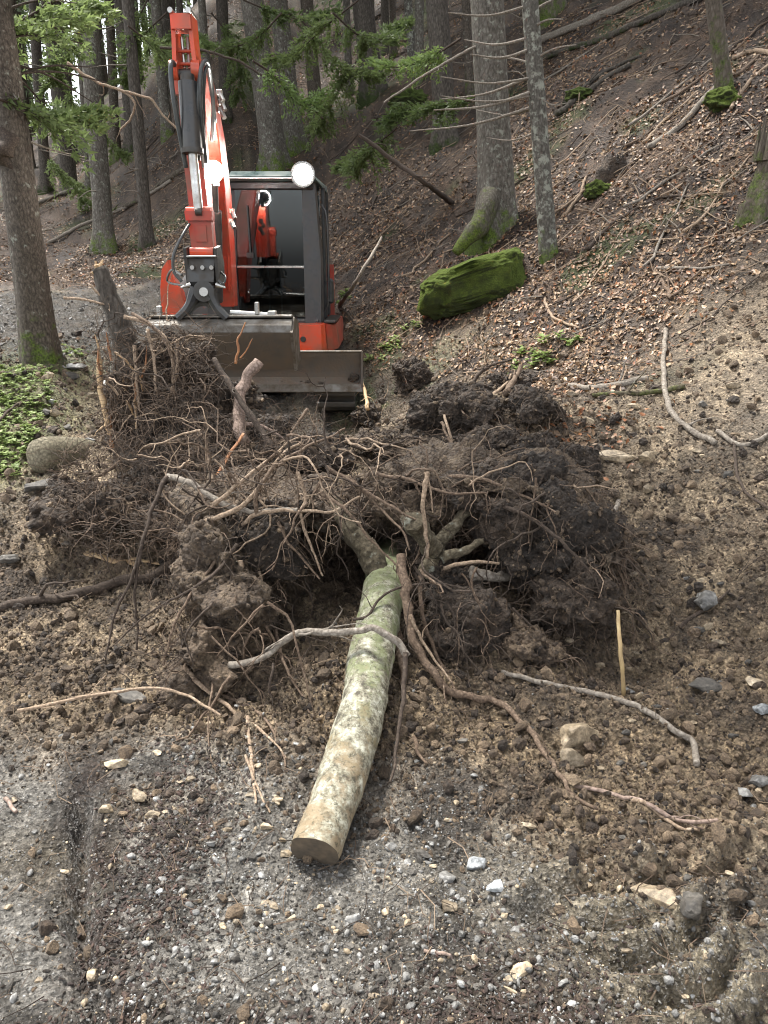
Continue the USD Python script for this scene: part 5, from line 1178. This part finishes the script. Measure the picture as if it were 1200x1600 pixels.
S = [('thick_root', 'thick wavy dark root lying on the soil at the left edge', [(-15, 958), (60, 945), (110, 938), (180, 920), (235, 912), (265, 893), (302, 885)], 14, 17, 'dark_root', 'root', 2),
     ('wood_chunk', 'pale split piece of wood above the thick left root', [(136, 868), (175, 879), (215, 885)], 14, 12, 'bare_wood', 'wood', 0),
     ('wood_chunk', 'short pale splinter right of the split piece of wood', [(205, 880), (232, 886), (256, 886)], 8, 7, 'bare_wood', 'wood', 0),
     ('curved_twig', 'long thin bent twig arching over the soil at the left', [(28, 1112, 2.45), (90, 1098, 2.5), (150, 1085, 2.55), (240, 1076, 2.55), (290, 1086, 2.5), (345, 1118, 2.4)], 6, 4, 'pale_root', 'twig', 2),
     ('broken_branch', 'pale bent branch on the soil right of the root plate', [(783, 1057), (840, 1072), (905, 1085), (975, 1100), (1020, 1125), (1060, 1150), (1082, 1163), (1087, 1203)], 8, 11, 'stick_bark', 'branch', 0),
     ('wood_splinter', 'straight yellow splinter standing in the soil behind the pale bent branch', [(965, 953, 2.9), (970, 1020, 2.75), (975, 1090)], 6, 7, 'yellow_wood', 'splinter', 0),
     ('forked_root', 'reddish forked root lying on the soil at the lower right', [(885, 1238), (930, 1243), (975, 1250), (1010, 1268), (1060, 1285), (1120, 1290)], 7, 6, 'pink_bark', 'root', 2),
     ('forked_root', 'thin pale root end below the reddish forked root', [(985, 1255), (1030, 1278), (1065, 1297), (1092, 1310)], 7, 5, 'pale_root', 'root', 0),
     ('crooked_branch', 'crooked grey branch lying across the pale trunk', [(358, 1040, 2.62), (412, 1028, 2.6), (462, 992, 2.6), (548, 988, 2.55), (588, 983, 2.52), (618, 1005, 2.5), (637, 1025, 2.48)], 11, 12, 'stick_bark', 'branch', 4),
     ('hanging_twig', 'dark twig hanging beside the pale trunk', [(634, 1020, 2.47), (630, 1085, 2.35), (622, 1160, 2.2), (610, 1222, 2.05)], 9, 4, 'dark_root', 'twig', 2),
     ('thin_twig', 'thin dark twig crossing the top of the pale trunk', [(552, 968, 2.75), (575, 962, 2.75), (592, 937, 2.8), (625, 918, 2.85), (690, 912, 2.85), (765, 935, 2.9)], 5, 2, 'dark_root', 'twig', 3),
     ('long_stick', 'long bent grey stick on the bare bank at the right', [(1040, 518), (1036, 560), (1037, 605), (1048, 645), (1075, 675), (1118, 697)], 7, 10, 'stick_bark', 'stick', 1),
     ('broken_branch', 'grey branch with pale broken end on the bare bank', [(888, 606), (920, 611), (955, 606), (1012, 597)], 8, 11, 'stick_bark', 'branch', 1),
     ('mossy_stick', 'greenish stick below the branch with pale broken end', [(925, 622), (980, 617), (1030, 616), (1070, 608)], 7, 8, 'mossy_root', 'stick', 1),
     ('short_stick', 'short dark stick at the right edge of the bare bank', [(1120, 680), (1160, 697), (1205, 682)], 7, 7, 'stick_bark', 'stick', 0),
     ('bare_twig', 'thin dark twig sticking up from the soil at the right', [(1045, 1000), (1080, 965, 3.1), (1120, 940, 3.15), (1178, 888, 3.3)], 7, 3, 'dark_root', 'twig', 3),
     ('short_stick', 'short pale stick upright in the clods at the right', [(945, 842), (955, 815), (966, 786)], 9, 8, 'stick_bark', 'stick', 0),
     ('dark_twig', 'dark angled twig at the right edge below the short dark stick', [(1145, 690), (1150, 740), (1165, 775), (1205, 800)], 6, 4, 'dark_root', 'twig', 2),
     ('pink_limb', 'pinkish broken limb standing in front of the bucket', [(378, 690, 4.1), (374, 640, 4.25), (380, 600, 4.35), (404, 566, 4.4)], 20, 18, 'pink_bark', 'branch', 1),
     ('orange_splinter', 'split orange splinter leaning against the bucket', [(370, 570, 4.5), (374, 530, 4.5), (382, 504, 4.5)], 10, 4, 'orange_wood', 'splinter', 0),
     ('orange_splinter', 'short orange splinter right of the taller one at the bucket', [(376, 560, 4.48), (388, 542, 4.48), (394, 530, 4.48)], 6, 3, 'orange_wood', 'splinter', 0),
     ('orange_splinter', 'broad orange splinter in the root tangle below the pinkish limb', [(340, 742, 3.9), (360, 708, 3.95), (383, 678, 4.0)], 10, 8, 'orange_wood', 'splinter', 0),
     ('dark_branch', 'dark straight branch leaning over the root tangle', [(335, 562, 4.4), (372, 620, 4.2), (425, 700, 4.0)], 8, 11, 'dark_root', 'branch', 2),
     ('leaning_pole', 'slim dead pole leaning on the slope right of the cab', [(530, 478), (560, 435, 7.6), (597, 370, 7.9)], 7, 4, 'stick_bark', 'pole', 0),
     ('dead_branch', 'long dark dead branch hanging above the slope right of the cab lamp', [(560, 210, 9.0), (620, 255, 9.0), (670, 290, 9.0), (705, 318)], 6, 9, 'dark_root', 'branch', 5),
     ('fallen_log', 'long fallen grey trunk near the top edge right of the lichen trunk', [(840, 75), (905, 45), (960, 25), (1030, -10)], 11, 15, 'stick_bark', 'trunk', 3),
     ('fallen_log', 'second fallen trunk just below the long grey one', [(845, 95), (930, 72), (1010, 38), (1100, 0)], 9, 10, 'dark_bark', 'trunk', 3),
     ('fallen_pole', 'pale leaning pole below the thin mossy trunk', [(1012, 238), (1060, 205), (1120, 140)], 9, 10, 'stick_bark', 'pole', 2),
     ('fallen_pole', 'thin pole parallel to the pale leaning pole', [(1005, 228), (1040, 190), (1090, 145)], 5, 4, 'pale_root', 'pole', 1),
     ('fallen_pole', 'dark mossy pole on the slope right of the lichen trunk', [(868, 185), (920, 150), (985, 105)], 11, 8, 'dark_bark', 'pole', 1),
     ('fallen_pole', 'second dark pole above the dark mossy pole', [(880, 170), (940, 120), (1000, 90)], 7, 5, 'dark_bark', 'pole', 1),
     ('pale_branch', 'pale forked branch at the upper right edge', [(1145, 95), (1170, 85), (1205, 88)], 7, 8, 'pale_root', 'branch', 3),
     ('pale_branch', 'pale crooked branch right of the thin mossy trunk', [(1140, 180), (1165, 140), (1205, 100)], 6, 5, 'pale_root', 'branch', 3),
     ('mossy_pole', 'fallen mossy pole on the slope left of the arm', [(160, 340), (215, 320), (290, 268)], 7, 9, 'mossy_bark', 'pole', 2),
     ('fallen_pole', 'long pale fallen pole behind the slim brown spruce', [(75, 385), (130, 355), (200, 325), (268, 290)], 5, 6, 'stick_bark', 'pole', 2),
     ('fallen_pole', 'dark fallen pole behind the thick left trunk', [(55, 325), (95, 308), (160, 285)], 8, 6, 'dark_bark', 'pole', 1),
     ('curved_stick', 'curved thin stick on the leaves below the lichen trunk', [(850, 470), (860, 495), (885, 508), (905, 515)], 5, 4, 'pale_root', 'stick', 0),
     ('curved_stick', 'dark long twig bending over the leaves right of the lichen trunk', [(915, 395), (960, 350), (1030, 312), (1085, 310)], 6, 3, 'dark_root', 'twig', 2),
     ('curved_stick', 'short pale stick beside the small mossy stone on the slope', [(880, 340), (905, 310), (915, 280)], 5, 4, 'pale_root', 'stick', 1),
     ('dark_twig', 'dark twig lying on the green plants at the left edge', [(0, 662), (25, 640), (60, 625)], 5, 3, 'dark_root', 'twig', 1),
     ('bare_twig', 'pale crooked bare twig hanging left of the slim brown spruce', [(105, 98, 9.0), (150, 128, 9.0), (190, 142, 9.0), (210, 160, 9.0), (205, 185, 9.0), (188, 202, 9.0)], 5, 3, 'pale_root', 'twig', 4),
     ('bare_twig', 'pale bare twig hanging between the slim brown spruce and the arm', [(190, 142, 9.0), (235, 155, 9.0), (250, 175, 9.0), (265, 190, 9.0), (280, 205, 9.0)], 4, 3, 'pale_root', 'twig', 4),
     ('bare_branch', 'dark thin bare branch crossing behind the raised arm', [(250, 75, 10.0), (310, 78, 10.0), (370, 95, 10.0), (420, 125, 10.0), (470, 155, 10.0), (505, 185, 10.0)], 4, 3, 'dark_root', 'branch', 4),
     ('bare_branch', 'dark bare branch running from the thick left trunk at the top', [(10, 48, 6.6), (40, 30, 6.7), (80, 5, 6.8), (120, -10, 7.0)], 6, 4, 'dark_root', 'branch', 3),
     ('bare_branch', 'long bare branch slanting left of the big grey trunk at the top', [(600, 160, 9.0), (660, 120, 9.0), (720, 85, 9.0), (760, 65, 9.0)], 3, 5, 'stick_bark', 'branch', 4),
     ('low_twig', 'small reddish stick on the gravel at the left edge', [(8, 1250), (18, 1262), (28, 1275)], 7, 6, 'pink_bark', 'stick', 0),
     ('low_twig', 'small broken stick on the gravel below the wet blue stones', [(662, 1490), (685, 1494), (704, 1498)], 6, 5, 'pink_bark', 'stick', 0)]
for k, (nm, lab, pts, w0, w1, mt, cg, tw) in enumerate(S):
    stick(nm, lab, pts, w0, w1, mt, cg, seed=200 + k, twigs=tw, squash=.45 if 'splinter' in nm or 'chunk' in nm else 1.0)

# fallen sticks spread over the leaves of the slope
rng = np.random.default_rng(99)
for k in range(90):
    px, py = rng.uniform(520, 1195), rng.uniform(10, 480)
    if k % 3 == 0: px, py = rng.uniform(60, 330), rng.uniform(200, 420)
    if px < 860 and py > 440: continue
    a = G(px, py)
    if a[1] > 28 or uphill(a[0], a[1]) < .6: continue
    ang = rng.normal(.55, .6); L = rng.uniform(.4, 1.7)
    t = np.linspace(-.5, .5, 9)[:, None]
    q = np.stack([a[0] + L * t[:, 0] * math.cos(ang) + rng.normal(size=9) * .015, a[1] + L * t[:, 0] * math.sin(ang) + rng.normal(size=9) * .015, 0 * t[:, 0]], 1)
    q[:, 2] = np.convolve(np.pad(height(q[:, 0], q[:, 1]), 2, 'edge'), np.ones(5) / 5, 'valid') + .012
    r = rng.uniform(.006, .018)
    ms = [tube(q, [r, r * .5], 6, lump=.2, seed=k)]
    for _ in range(rng.integers(0, 4)):
        i = rng.integers(2, 8); ms.append(tube(wild(rng, q[i], [math.cos(ang) + rng.normal() * .6, math.sin(ang) + rng.normal() * .6, .4], rng.uniform(.15, .45), 6, .2, .1), [r * .5, .0015], 4, False))
    single('fallen_stick', cat(*ms), rng.choice(['stick_bark', 'pale_root', 'dark_root', 'root_bark']), 'weathered fallen stick lying on the leaf strewn slope', 'stick', 'fallen sticks on the leaf strewn slope', smooth=True)

# ---------------------------------------------------------------- log end on the left bank
def left_log():
    g = G(80, 752); a, b = P(52, 714, g[1] + .12), P(195, 690, g[1] + .75) + [0, 0, -.1]
    T = Thing('buried_log', 'half buried grey log with rounded pale end on the left bank', 'log', a)
    s = spline([a, a * .6 + b * .4 + [0, 0, .01], b + [0, 0, -.08]], 26)
    r = np.interp(np.linspace(0, 1, 26), [0, .04, .12, 1], [.06, .1, .115, .12])
    T.part('log_body', tube(s, r, 28, lump=.06, seed=4), 'buried_bark', True)
bark('buried_bark', (.05, .043, .028), (.15, .132, .09), (.28, .25, .18), sx=40, sz=40, dist=.008)
left_log()

# ---------------------------------------------------------------- stones
def stone(px, py, wpx, hpx, mat, label, seed, flat=.6, group=None, name='stone'):
    c = G(px, py + hpx * .35); s = wpx * depth(c) / FPX / 2
    v, f = rock((s * 1.2, s * min(.95, max(.45, 1.05 * hpx / wpx)), max(s * flat, .004)), seed, 3, .42, 11)
    v = rot_z(v, .5 * math.sin(seed * 1.7)) + c + [0, 0, s * flat * .3]
    single(name, (v, f), mat, label, 'stone', group, smooth=28)
for k, (px, py, w, h, mt, lab, fl) in enumerate([
    (905, 1146, 70, 45, 'tan_stone', 'large brown block of stone on the soil below the pale bent branch', .75),
    (892, 1182, 58, 34, 'tan_stone', 'rounded brown stone under the large brown block', .65),
    (1022, 1392, 66, 46, 'tan_stone', 'flat tan stone between the track marks at the lower right', .6),
    (1078, 1412, 52, 50, 'dark_stone', 'dark muddy stone right of the flat tan stone', .8),
    (553, 1434, 26, 26, 'grey_stone', 'grey angular stone just below the sawn end of the trunk', .8),
    (450, 1330, 20, 20, 'tan_stone', 'tan stone beside the sawn end of the trunk', .7),
    (428, 1414, 18, 12, 'tan_stone', 'small tan stone left of the sawn end', .6),
    (742, 1342, 30, 42, 'blue_stone', 'upright pale blue stone in the wet gravel', 1.1),
    (776, 1380, 32, 26, 'blue_stone', 'wet blue stone right of the upright one', .6),
    (698, 1366, 32, 28, 'grey_stone', 'wet grey stone left of the upright blue one', .6),
    (700, 1412, 28, 26, 'tan_stone', 'brownish wet stone below the grey one', .7),
    (816, 1512, 34, 26, 'tan_stone', 'angular tan stone on the gravel near the bottom', .7),
    (612, 1323, 24, 16, 'grey_stone', 'grey flat stone right of the sawn trunk end', .5),
    (660, 1333, 28, 12, 'dark_stone', 'thin dark slab right of the flat grey stone', .4),
    (200, 1086, 58, 26, 'dark_stone', 'dark brown flat stone under the bent twig', .5),
    (1104, 938, 48, 34, 'grey_stone', 'grey stone half buried in the soil at the right', .7),
    (1108, 1064, 62, 26, 'dark_stone', 'dark flat slab at the right below the thin twig', .35),
    (1192, 1100, 26, 40, 'blue_stone', 'pale blue grey stone at the right edge', .9),
    (1186, 1216, 36, 34, 'grey_stone', 'grey stone at the right edge below the pale blue one', .7),
    (1012, 712, 52, 22, 'tan_stone', 'pale slab on the clods below the bare bank', .4),
    (965, 710, 58, 22, 'tan_stone', 'muddy pale slab left of the other slab', .35),
    (850, 1100 - 182, 26, 16, 'dark_stone', 'dark stone beside the root plate', .5),
    (160, 598, 44, 20, 'grey_stone', 'grey flat stone on the left bank above the buried log', .5),
    (118, 570, 40, 18, 'grey_stone', 'grey stone on the left bank near the thick trunk', .4),
    (185, 578, 26, 16, 'blue_stone', 'pale stone at the road edge above the buried log', .5),
    (220, 622 + 5, 40, 14, 'dark_stone', 'flat dark stone on the left bank', .4),
    (70, 735 + 22, 50, 30, 'dark_stone', 'muddy stone under the buried log', .6),
    (178, 1192, 36, 22, 'tan_stone', 'tan stone on the soil left of the root tips', .6),
    (218, 1240, 30, 22, 'tan_stone', 'tan stone at the edge of the wet gravel', .7),
    (165, 1262, 26, 22, 'tan_stone', 'yellowish stone left of the wet gravel edge', .7),
    (240, 1272, 22, 14, 'tan_stone', 'small pale stone below the tan one at the gravel edge', .6),
    (415, 1290, 28, 14, 'tan_stone', 'flat tan stone left of the trunk below the root tips', .5),
    (148, 1520, 22, 30, 'tan_stone', 'tan stone in the dark wheel rut', .9),
    (15, 868, 34, 22, 'dark_stone', 'dark clod like stone at the left edge', .6),
    (1180, 1062, 30, 24, 'tan_stone', 'brown stone near the right edge above the pale blue one', .6),
    (1160, 1235, 34, 20, 'grey_stone', 'flat stone left of the grey one at the right edge', .5)]):
    stone(px, py, w, h, mt, lab, 300 + k, fl)
rng = np.random.default_rng(17)
for k in range(110):
    px, py = rng.uniform(10, 1190), rng.uniform(1120, 1590)
    if 440 < px < 640 and py < 1400: continue
    stone(px, py, rng.uniform(9, 20), 10, rng.choice(['grey_stone', 'tan_stone', 'dark_stone', 'tan_stone', 'dark_stone', 'tan_stone']), 'small loose stone lying in the mud and gravel of the foreground', 500 + k, rng.uniform(.4, .8), 'small loose stones in the foreground')
for k in range(70):
    px, py = rng.uniform(880, 1195), rng.uniform(560, 1110)
    if k % 3 == 0: px, py = rng.uniform(60, 200), rng.uniform(570, 860)
    stone(px, py, rng.uniform(11, 24), 8, rng.choice(['tan_stone', 'dark_stone', 'grey_stone', 'tan_stone']), 'small muddy stone among the clods of the dug soil', 700 + k, rng.uniform(.4, .8), 'small muddy stones among the clods')

# ---------------------------------------------------------------- scattered stuff
def wedge(rng, n, r0, r1, az0, az1, power=0.0):
    """Points on the ground in a wide fan before the camera; power thins them with distance."""
    u = rng.uniform(size=n); e = 2 - power
    r = np.exp(np.log(r0) + u * np.log(r1 / r0)) if abs(e) < 1e-6 else (r0 ** e + u * (r1 ** e - r0 ** e)) ** (1 / e)
    a = np.radians(rng.uniform(az0, az1, n))
    return r * np.sin(a), r * np.cos(a)

rng = np.random.default_rng(3)
def crumbs():
    protos = [rock((1, 1, .75), 900 + k, 1, .6, 5) for k in range(5)]
    x, y = wedge(rng, 95000, .95, 8.5, -38, 40, 1.6)
    zn = zones(x, y)
    keep = rng.uniform(size=len(x)) < np.clip(1 - .99 * zn['gravel'] - .9 * zn['forest'] - .6 * zn['track'] - .6 * zn['pale'] + .03, 0.02, 1)
    x, y = x[keep], y[keep]; n = len(x)
    s = .004 + rng.pareto(2.8, n) * .0055; s = np.clip(s, 0, .03) * np.clip(.75 + y * .1, .8, 1.4)
    z = height(x, y) + s * .25
    p = np.stack([x, y, z], 1)
    scatter('soil_clods', protos, ['clod', 'soil', 'clod', 'dark_soil', 'clod'], p, quat_from_axes(rng, n), s[:, None] * rng.uniform(.7, 1.3, (n, 3)), rng.integers(0, 5, n), 'loose brown clods and crumbs of the dug soil', 'soil')
    x, y = wedge(rng, 70000, .95, 3.4, -40, 40, 1.2)
    zn = zones(x, y)
    keep = rng.uniform(size=len(x)) < zn['gravel'] * .95 + .04
    x, y = x[keep], y[keep]; n = len(x)
    s = np.clip(.0019 + rng.pareto(2.5, n) * .0022, 0, .013) * np.where((x < -.74) & (rng.uniform(size=n) < .8), .45, 1)
    p = np.stack([x, y, height(x, y) + s * .15], 1)
    scatter('gravel', [rock((1, .85, .6), 950 + k, 1, .4, 6) for k in range(5)], ['grey_stone', 'dark_stone', 'grey_stone', 'tan_stone', 'blue_stone'], p, quat_from_axes(rng, n, np.repeat([[0, 0, 1.0]], n, 0), .6), s[:, None] * rng.uniform(.7, 1.3, (n, 3)),
            rng.choice(5, n, p=[.32, .42, .14, .10, .02]), 'wet grey gravel of the road surface in the foreground', 'gravel')
    x, y = wedge(rng, 9000, 9.0, 14.0, -28, -8, 0.0) if False else wedge(rng, 5000, 6.5, 12.0, -27, -12, 1.0)
    zn = zones(x, y); keep = rng.uniform(size=len(x)) < zn['track']
    x, y = x[keep], y[keep]; n = len(x); s = np.clip(.005 + rng.pareto(2.4, n) * .006, 0, .028)
    scatter('road_gravel', [rock((1, .85, .6), 970 + k, 1, .4, 6) for k in range(3)], ['grey_stone', 'dark_stone', 'dark_stone'], np.stack([x, y, height(x, y) + s * .1], 1), quat_from_axes(rng, n), s[:, None] * rng.uniform(.7, 1.3, (n, 3)), rng.integers(0, 3, n), 'wet gravel on the road behind the thick left trunk', 'gravel')
crumbs()

def leaf_mesh(seed, curl):
    rg = np.random.default_rng(seed)
    u = np.linspace(-1, 1, 6); w = np.array([.02, .38, .52, .48, .28, .02])
    L, M, R = np.stack([u, -w, curl * w ** 1.5 + .2 * u ** 2 * rg.uniform(-1, 1)], 1), np.stack([u, 0 * u, .15 * u ** 2 * rg.uniform(0, 1.5)], 1), np.stack([u, w, curl * w ** 1.5 + .2 * u ** 2 * rg.uniform(-1, 1)], 1)
    v = np.vstack([L, M, R]); F = []
    for i in range(5):
        F += [[i, 6 + i, 7 + i], [i, 7 + i, i + 1], [6 + i, 12 + i, 13 + i], [6 + i, 13 + i, 7 + i]]
    return v, np.array(F)
def litter():
    x, y = wedge(rng, 190000, 4.4, 24, -31, 37, 1.3)
    zn = zones(x, y); s = uphill(x, y)
    dens = fbm(np.stack([x * .9, y * .9, 0 * x], -1), 3, 19)
    keep = rng.uniform(size=len(x)) < zn['forest'] * np.clip((dens - .3) * 3.2 + .9 * gauss(x, y, 1.9, 6.6, 1.0, 1.0), .2, 1) * np.clip(1.2 - .5 * (y > 14), 0, 1)
    x, y = x[keep], y[keep]; n = len(x)
    nrm = normals_at(x, y)
    size = rng.uniform(.009, .027, n) * np.where(y > 9, 1.15, 1)
    p = np.stack([x, y, height(x, y) + .006 + rng.uniform(0, .012, n)], 1)
    bright = gauss(x, y, 2.0, 6.6, 1.2, 1.0)
    pr = rng.uniform(size=n)
    kind = np.where(pr < .36 - .2 * bright, 3, np.where(pr < .7 - .1 * bright, 0, np.where(pr < .93 - .03 * bright, 1, 2)))
    sub = rng.integers(0, 2, n)
    scatter('leaf_litter', [leaf_mesh(k, c) for k, c in enumerate([.3, .9, .4, 1.1, .2, .8, .3, .7])], ['dead_leaf', 'dead_leaf', 'pale_leaf', 'pale_leaf', 'rust_leaf', 'rust_leaf', 'dull_leaf', 'dull_leaf'], p, quat_from_axes(rng, n, nrm, .45), size, kind * 2 + sub, 'brown dead beech leaves covering the slope', 'leaves', smooth=True)
    # red leaves caught in the clods
    c = G(890, 680); n = 260
    x, y = c[0] + rng.normal(size=n) * .22, c[1] + rng.normal(size=n) * .18
    scatter('red_leaves', [leaf_mesh(20 + k, .6) for k in range(2)], ['rust_leaf', 'dead_leaf'], np.stack([x, y, height(x, y) + .012], 1), quat_from_axes(rng, n, normals_at(x, y), .6), rng.uniform(.014, .028, n), rng.integers(0, 2, n), 'patch of rust red leaves caught among the clods', 'leaves', smooth=True)
    # twigs
    x, y = wedge(rng, 9000, 4.6, 22, -32, 38, 1.2)
    zn = zones(x, y); keep = rng.uniform(size=len(x)) < zn['forest'] * .6
    x, y = x[keep], y[keep]; n = len(x)
    tw = [tube(np.array([[-1, 0, 0], [-.3, .06 * k - .05, .02], [.4, -.05, .04 * k], [1, .05, .02]]), [.022, .012], 4, False) for k in range(3)]
    a = quat_from_axes(rng, n, normals_at(x, y), .2)
    scatter('twig_litter', tw, ['stick_bark', 'dark_root', 'pale_root'], np.stack([x, y, height(x, y) + .012], 1), a, rng.uniform(.06, .3, n), rng.integers(0, 3, n), 'thin broken twigs strewn over the slope', 'twigs')
    # root threads and bark crumbs in the dug soil
    x, y = wedge(rng, 2600, 1.1, 6.5, -36, 38, 1.2)
    n = len(x); tw2 = [tube(np.array([[-1, 0, 0], [-.3, .2 * k - .2, .1], [.4, -.2, .15 * k], [1, .25, .05]]), [.028, .012], 3, False) for k in range(3)]
    scatter('root_threads', tw2, ['root_bark', 'dark_root', 'pale_root'], np.stack([x, y, height(x, y) + .004], 1), quat_from_axes(rng, n, normals_at(x, y), .3), rng.uniform(.015, .075, n), rng.choice(3, n, p=[.45, .4, .15]), 'broken root threads and small twigs in the dug soil', 'twigs')
    # dark humus chips on the gravel
    x = np.concatenate([rng.normal(-.64, .1, 2200), rng.normal(.28, .2, 2500), rng.normal(-.3, .3, 1500)]); y = np.concatenate([rng.normal(1.85, .35, 2200), rng.normal(1.22, .16, 2500), rng.normal(1.15, .1, 1500)])
    n = len(x)
    scatter('bark_chips', [rock((1.6, .6, .35), 990 + k, 1, .5, 5) for k in range(3)], ['humus', 'humus', 'dark_soil'], np.stack([x, y, height(x, y) + .002], 1), quat_from_axes(rng, n, np.repeat([[0, 0, 1.0]], n, 0), .4), rng.uniform(.003, .0085, n), rng.integers(0, 3, n), 'dark reddish bark crumbs spread over the gravel', 'bark')
litter()

def herbs():
    def clump(seed):
        rg = np.random.default_rng(seed); V, F, n = [], [], 0
        lv, lf = leaf_mesh(seed, .25)
        for k in range(9):
            a = rg.uniform(0, 6.28); t = rg.uniform(-.1, .5)
            w = lv * rg.uniform(.3, .5) + [.45, 0, 0]
            c, s = math.cos(t), math.sin(t)
            w = np.stack([w[:, 0] * c - w[:, 2] * s, w[:, 1], w[:, 0] * s + w[:, 2] * c], 1)
            w = rot_z(w, a) + [rg.normal() * .1, rg.normal() * .1, rg.uniform(.1, .7)]
            V.append(w); F.append(lf + n); n += len(w)
        return np.vstack(V), np.vstack(F)
    pts = []
    for _ in range(1000):
        px = rng.uniform(-40, 90); py = rng.uniform(575, 750)
        if px > 95 - (py - 575) * .38 + rng.normal() * 10: continue
        pts.append((px, py))
    q = np.array([G(*p) for p in pts])
    extra = np.array([G(118 + rng.normal() * 14, 552 + rng.normal() * 5) for _ in range(30)])
    q = np.vstack([q, extra]); n = len(q)
    scatter('green_plants', [clump(k) for k in range(4)], ['herb_leaf'] * 4, q, quat_from_axes(rng, n, np.repeat([[0, 0, 1.0]], n, 0), .15), rng.uniform(.012, .036, n), rng.integers(0, 4, n), 'low bright green plants on the left bank', 'plants')
    for (px, py, lab, m) in [(832, 560, 'small green seedling patch at the foot of the slope', 22), (530, 470, 'faint green plant right of the cab', 12), (605, 545, 'low green plants right of the dozer blade', 16)]:
        c = G(px, py); n = m
        ms = []
        for k in range(n):
            v, f = clump(k + 10); o = np.array([rng.normal() * .12, rng.normal() * .1, 0])
            o[2] = height(c[0] + o[0], c[1] + o[1]) - c[2]
            ms.append((v * rng.uniform(.05, .09) + o + c, f))
        single('green_seedling', cat(*ms), 'herb_leaf', lab, 'plant', kind='stuff', smooth=False)
herbs()
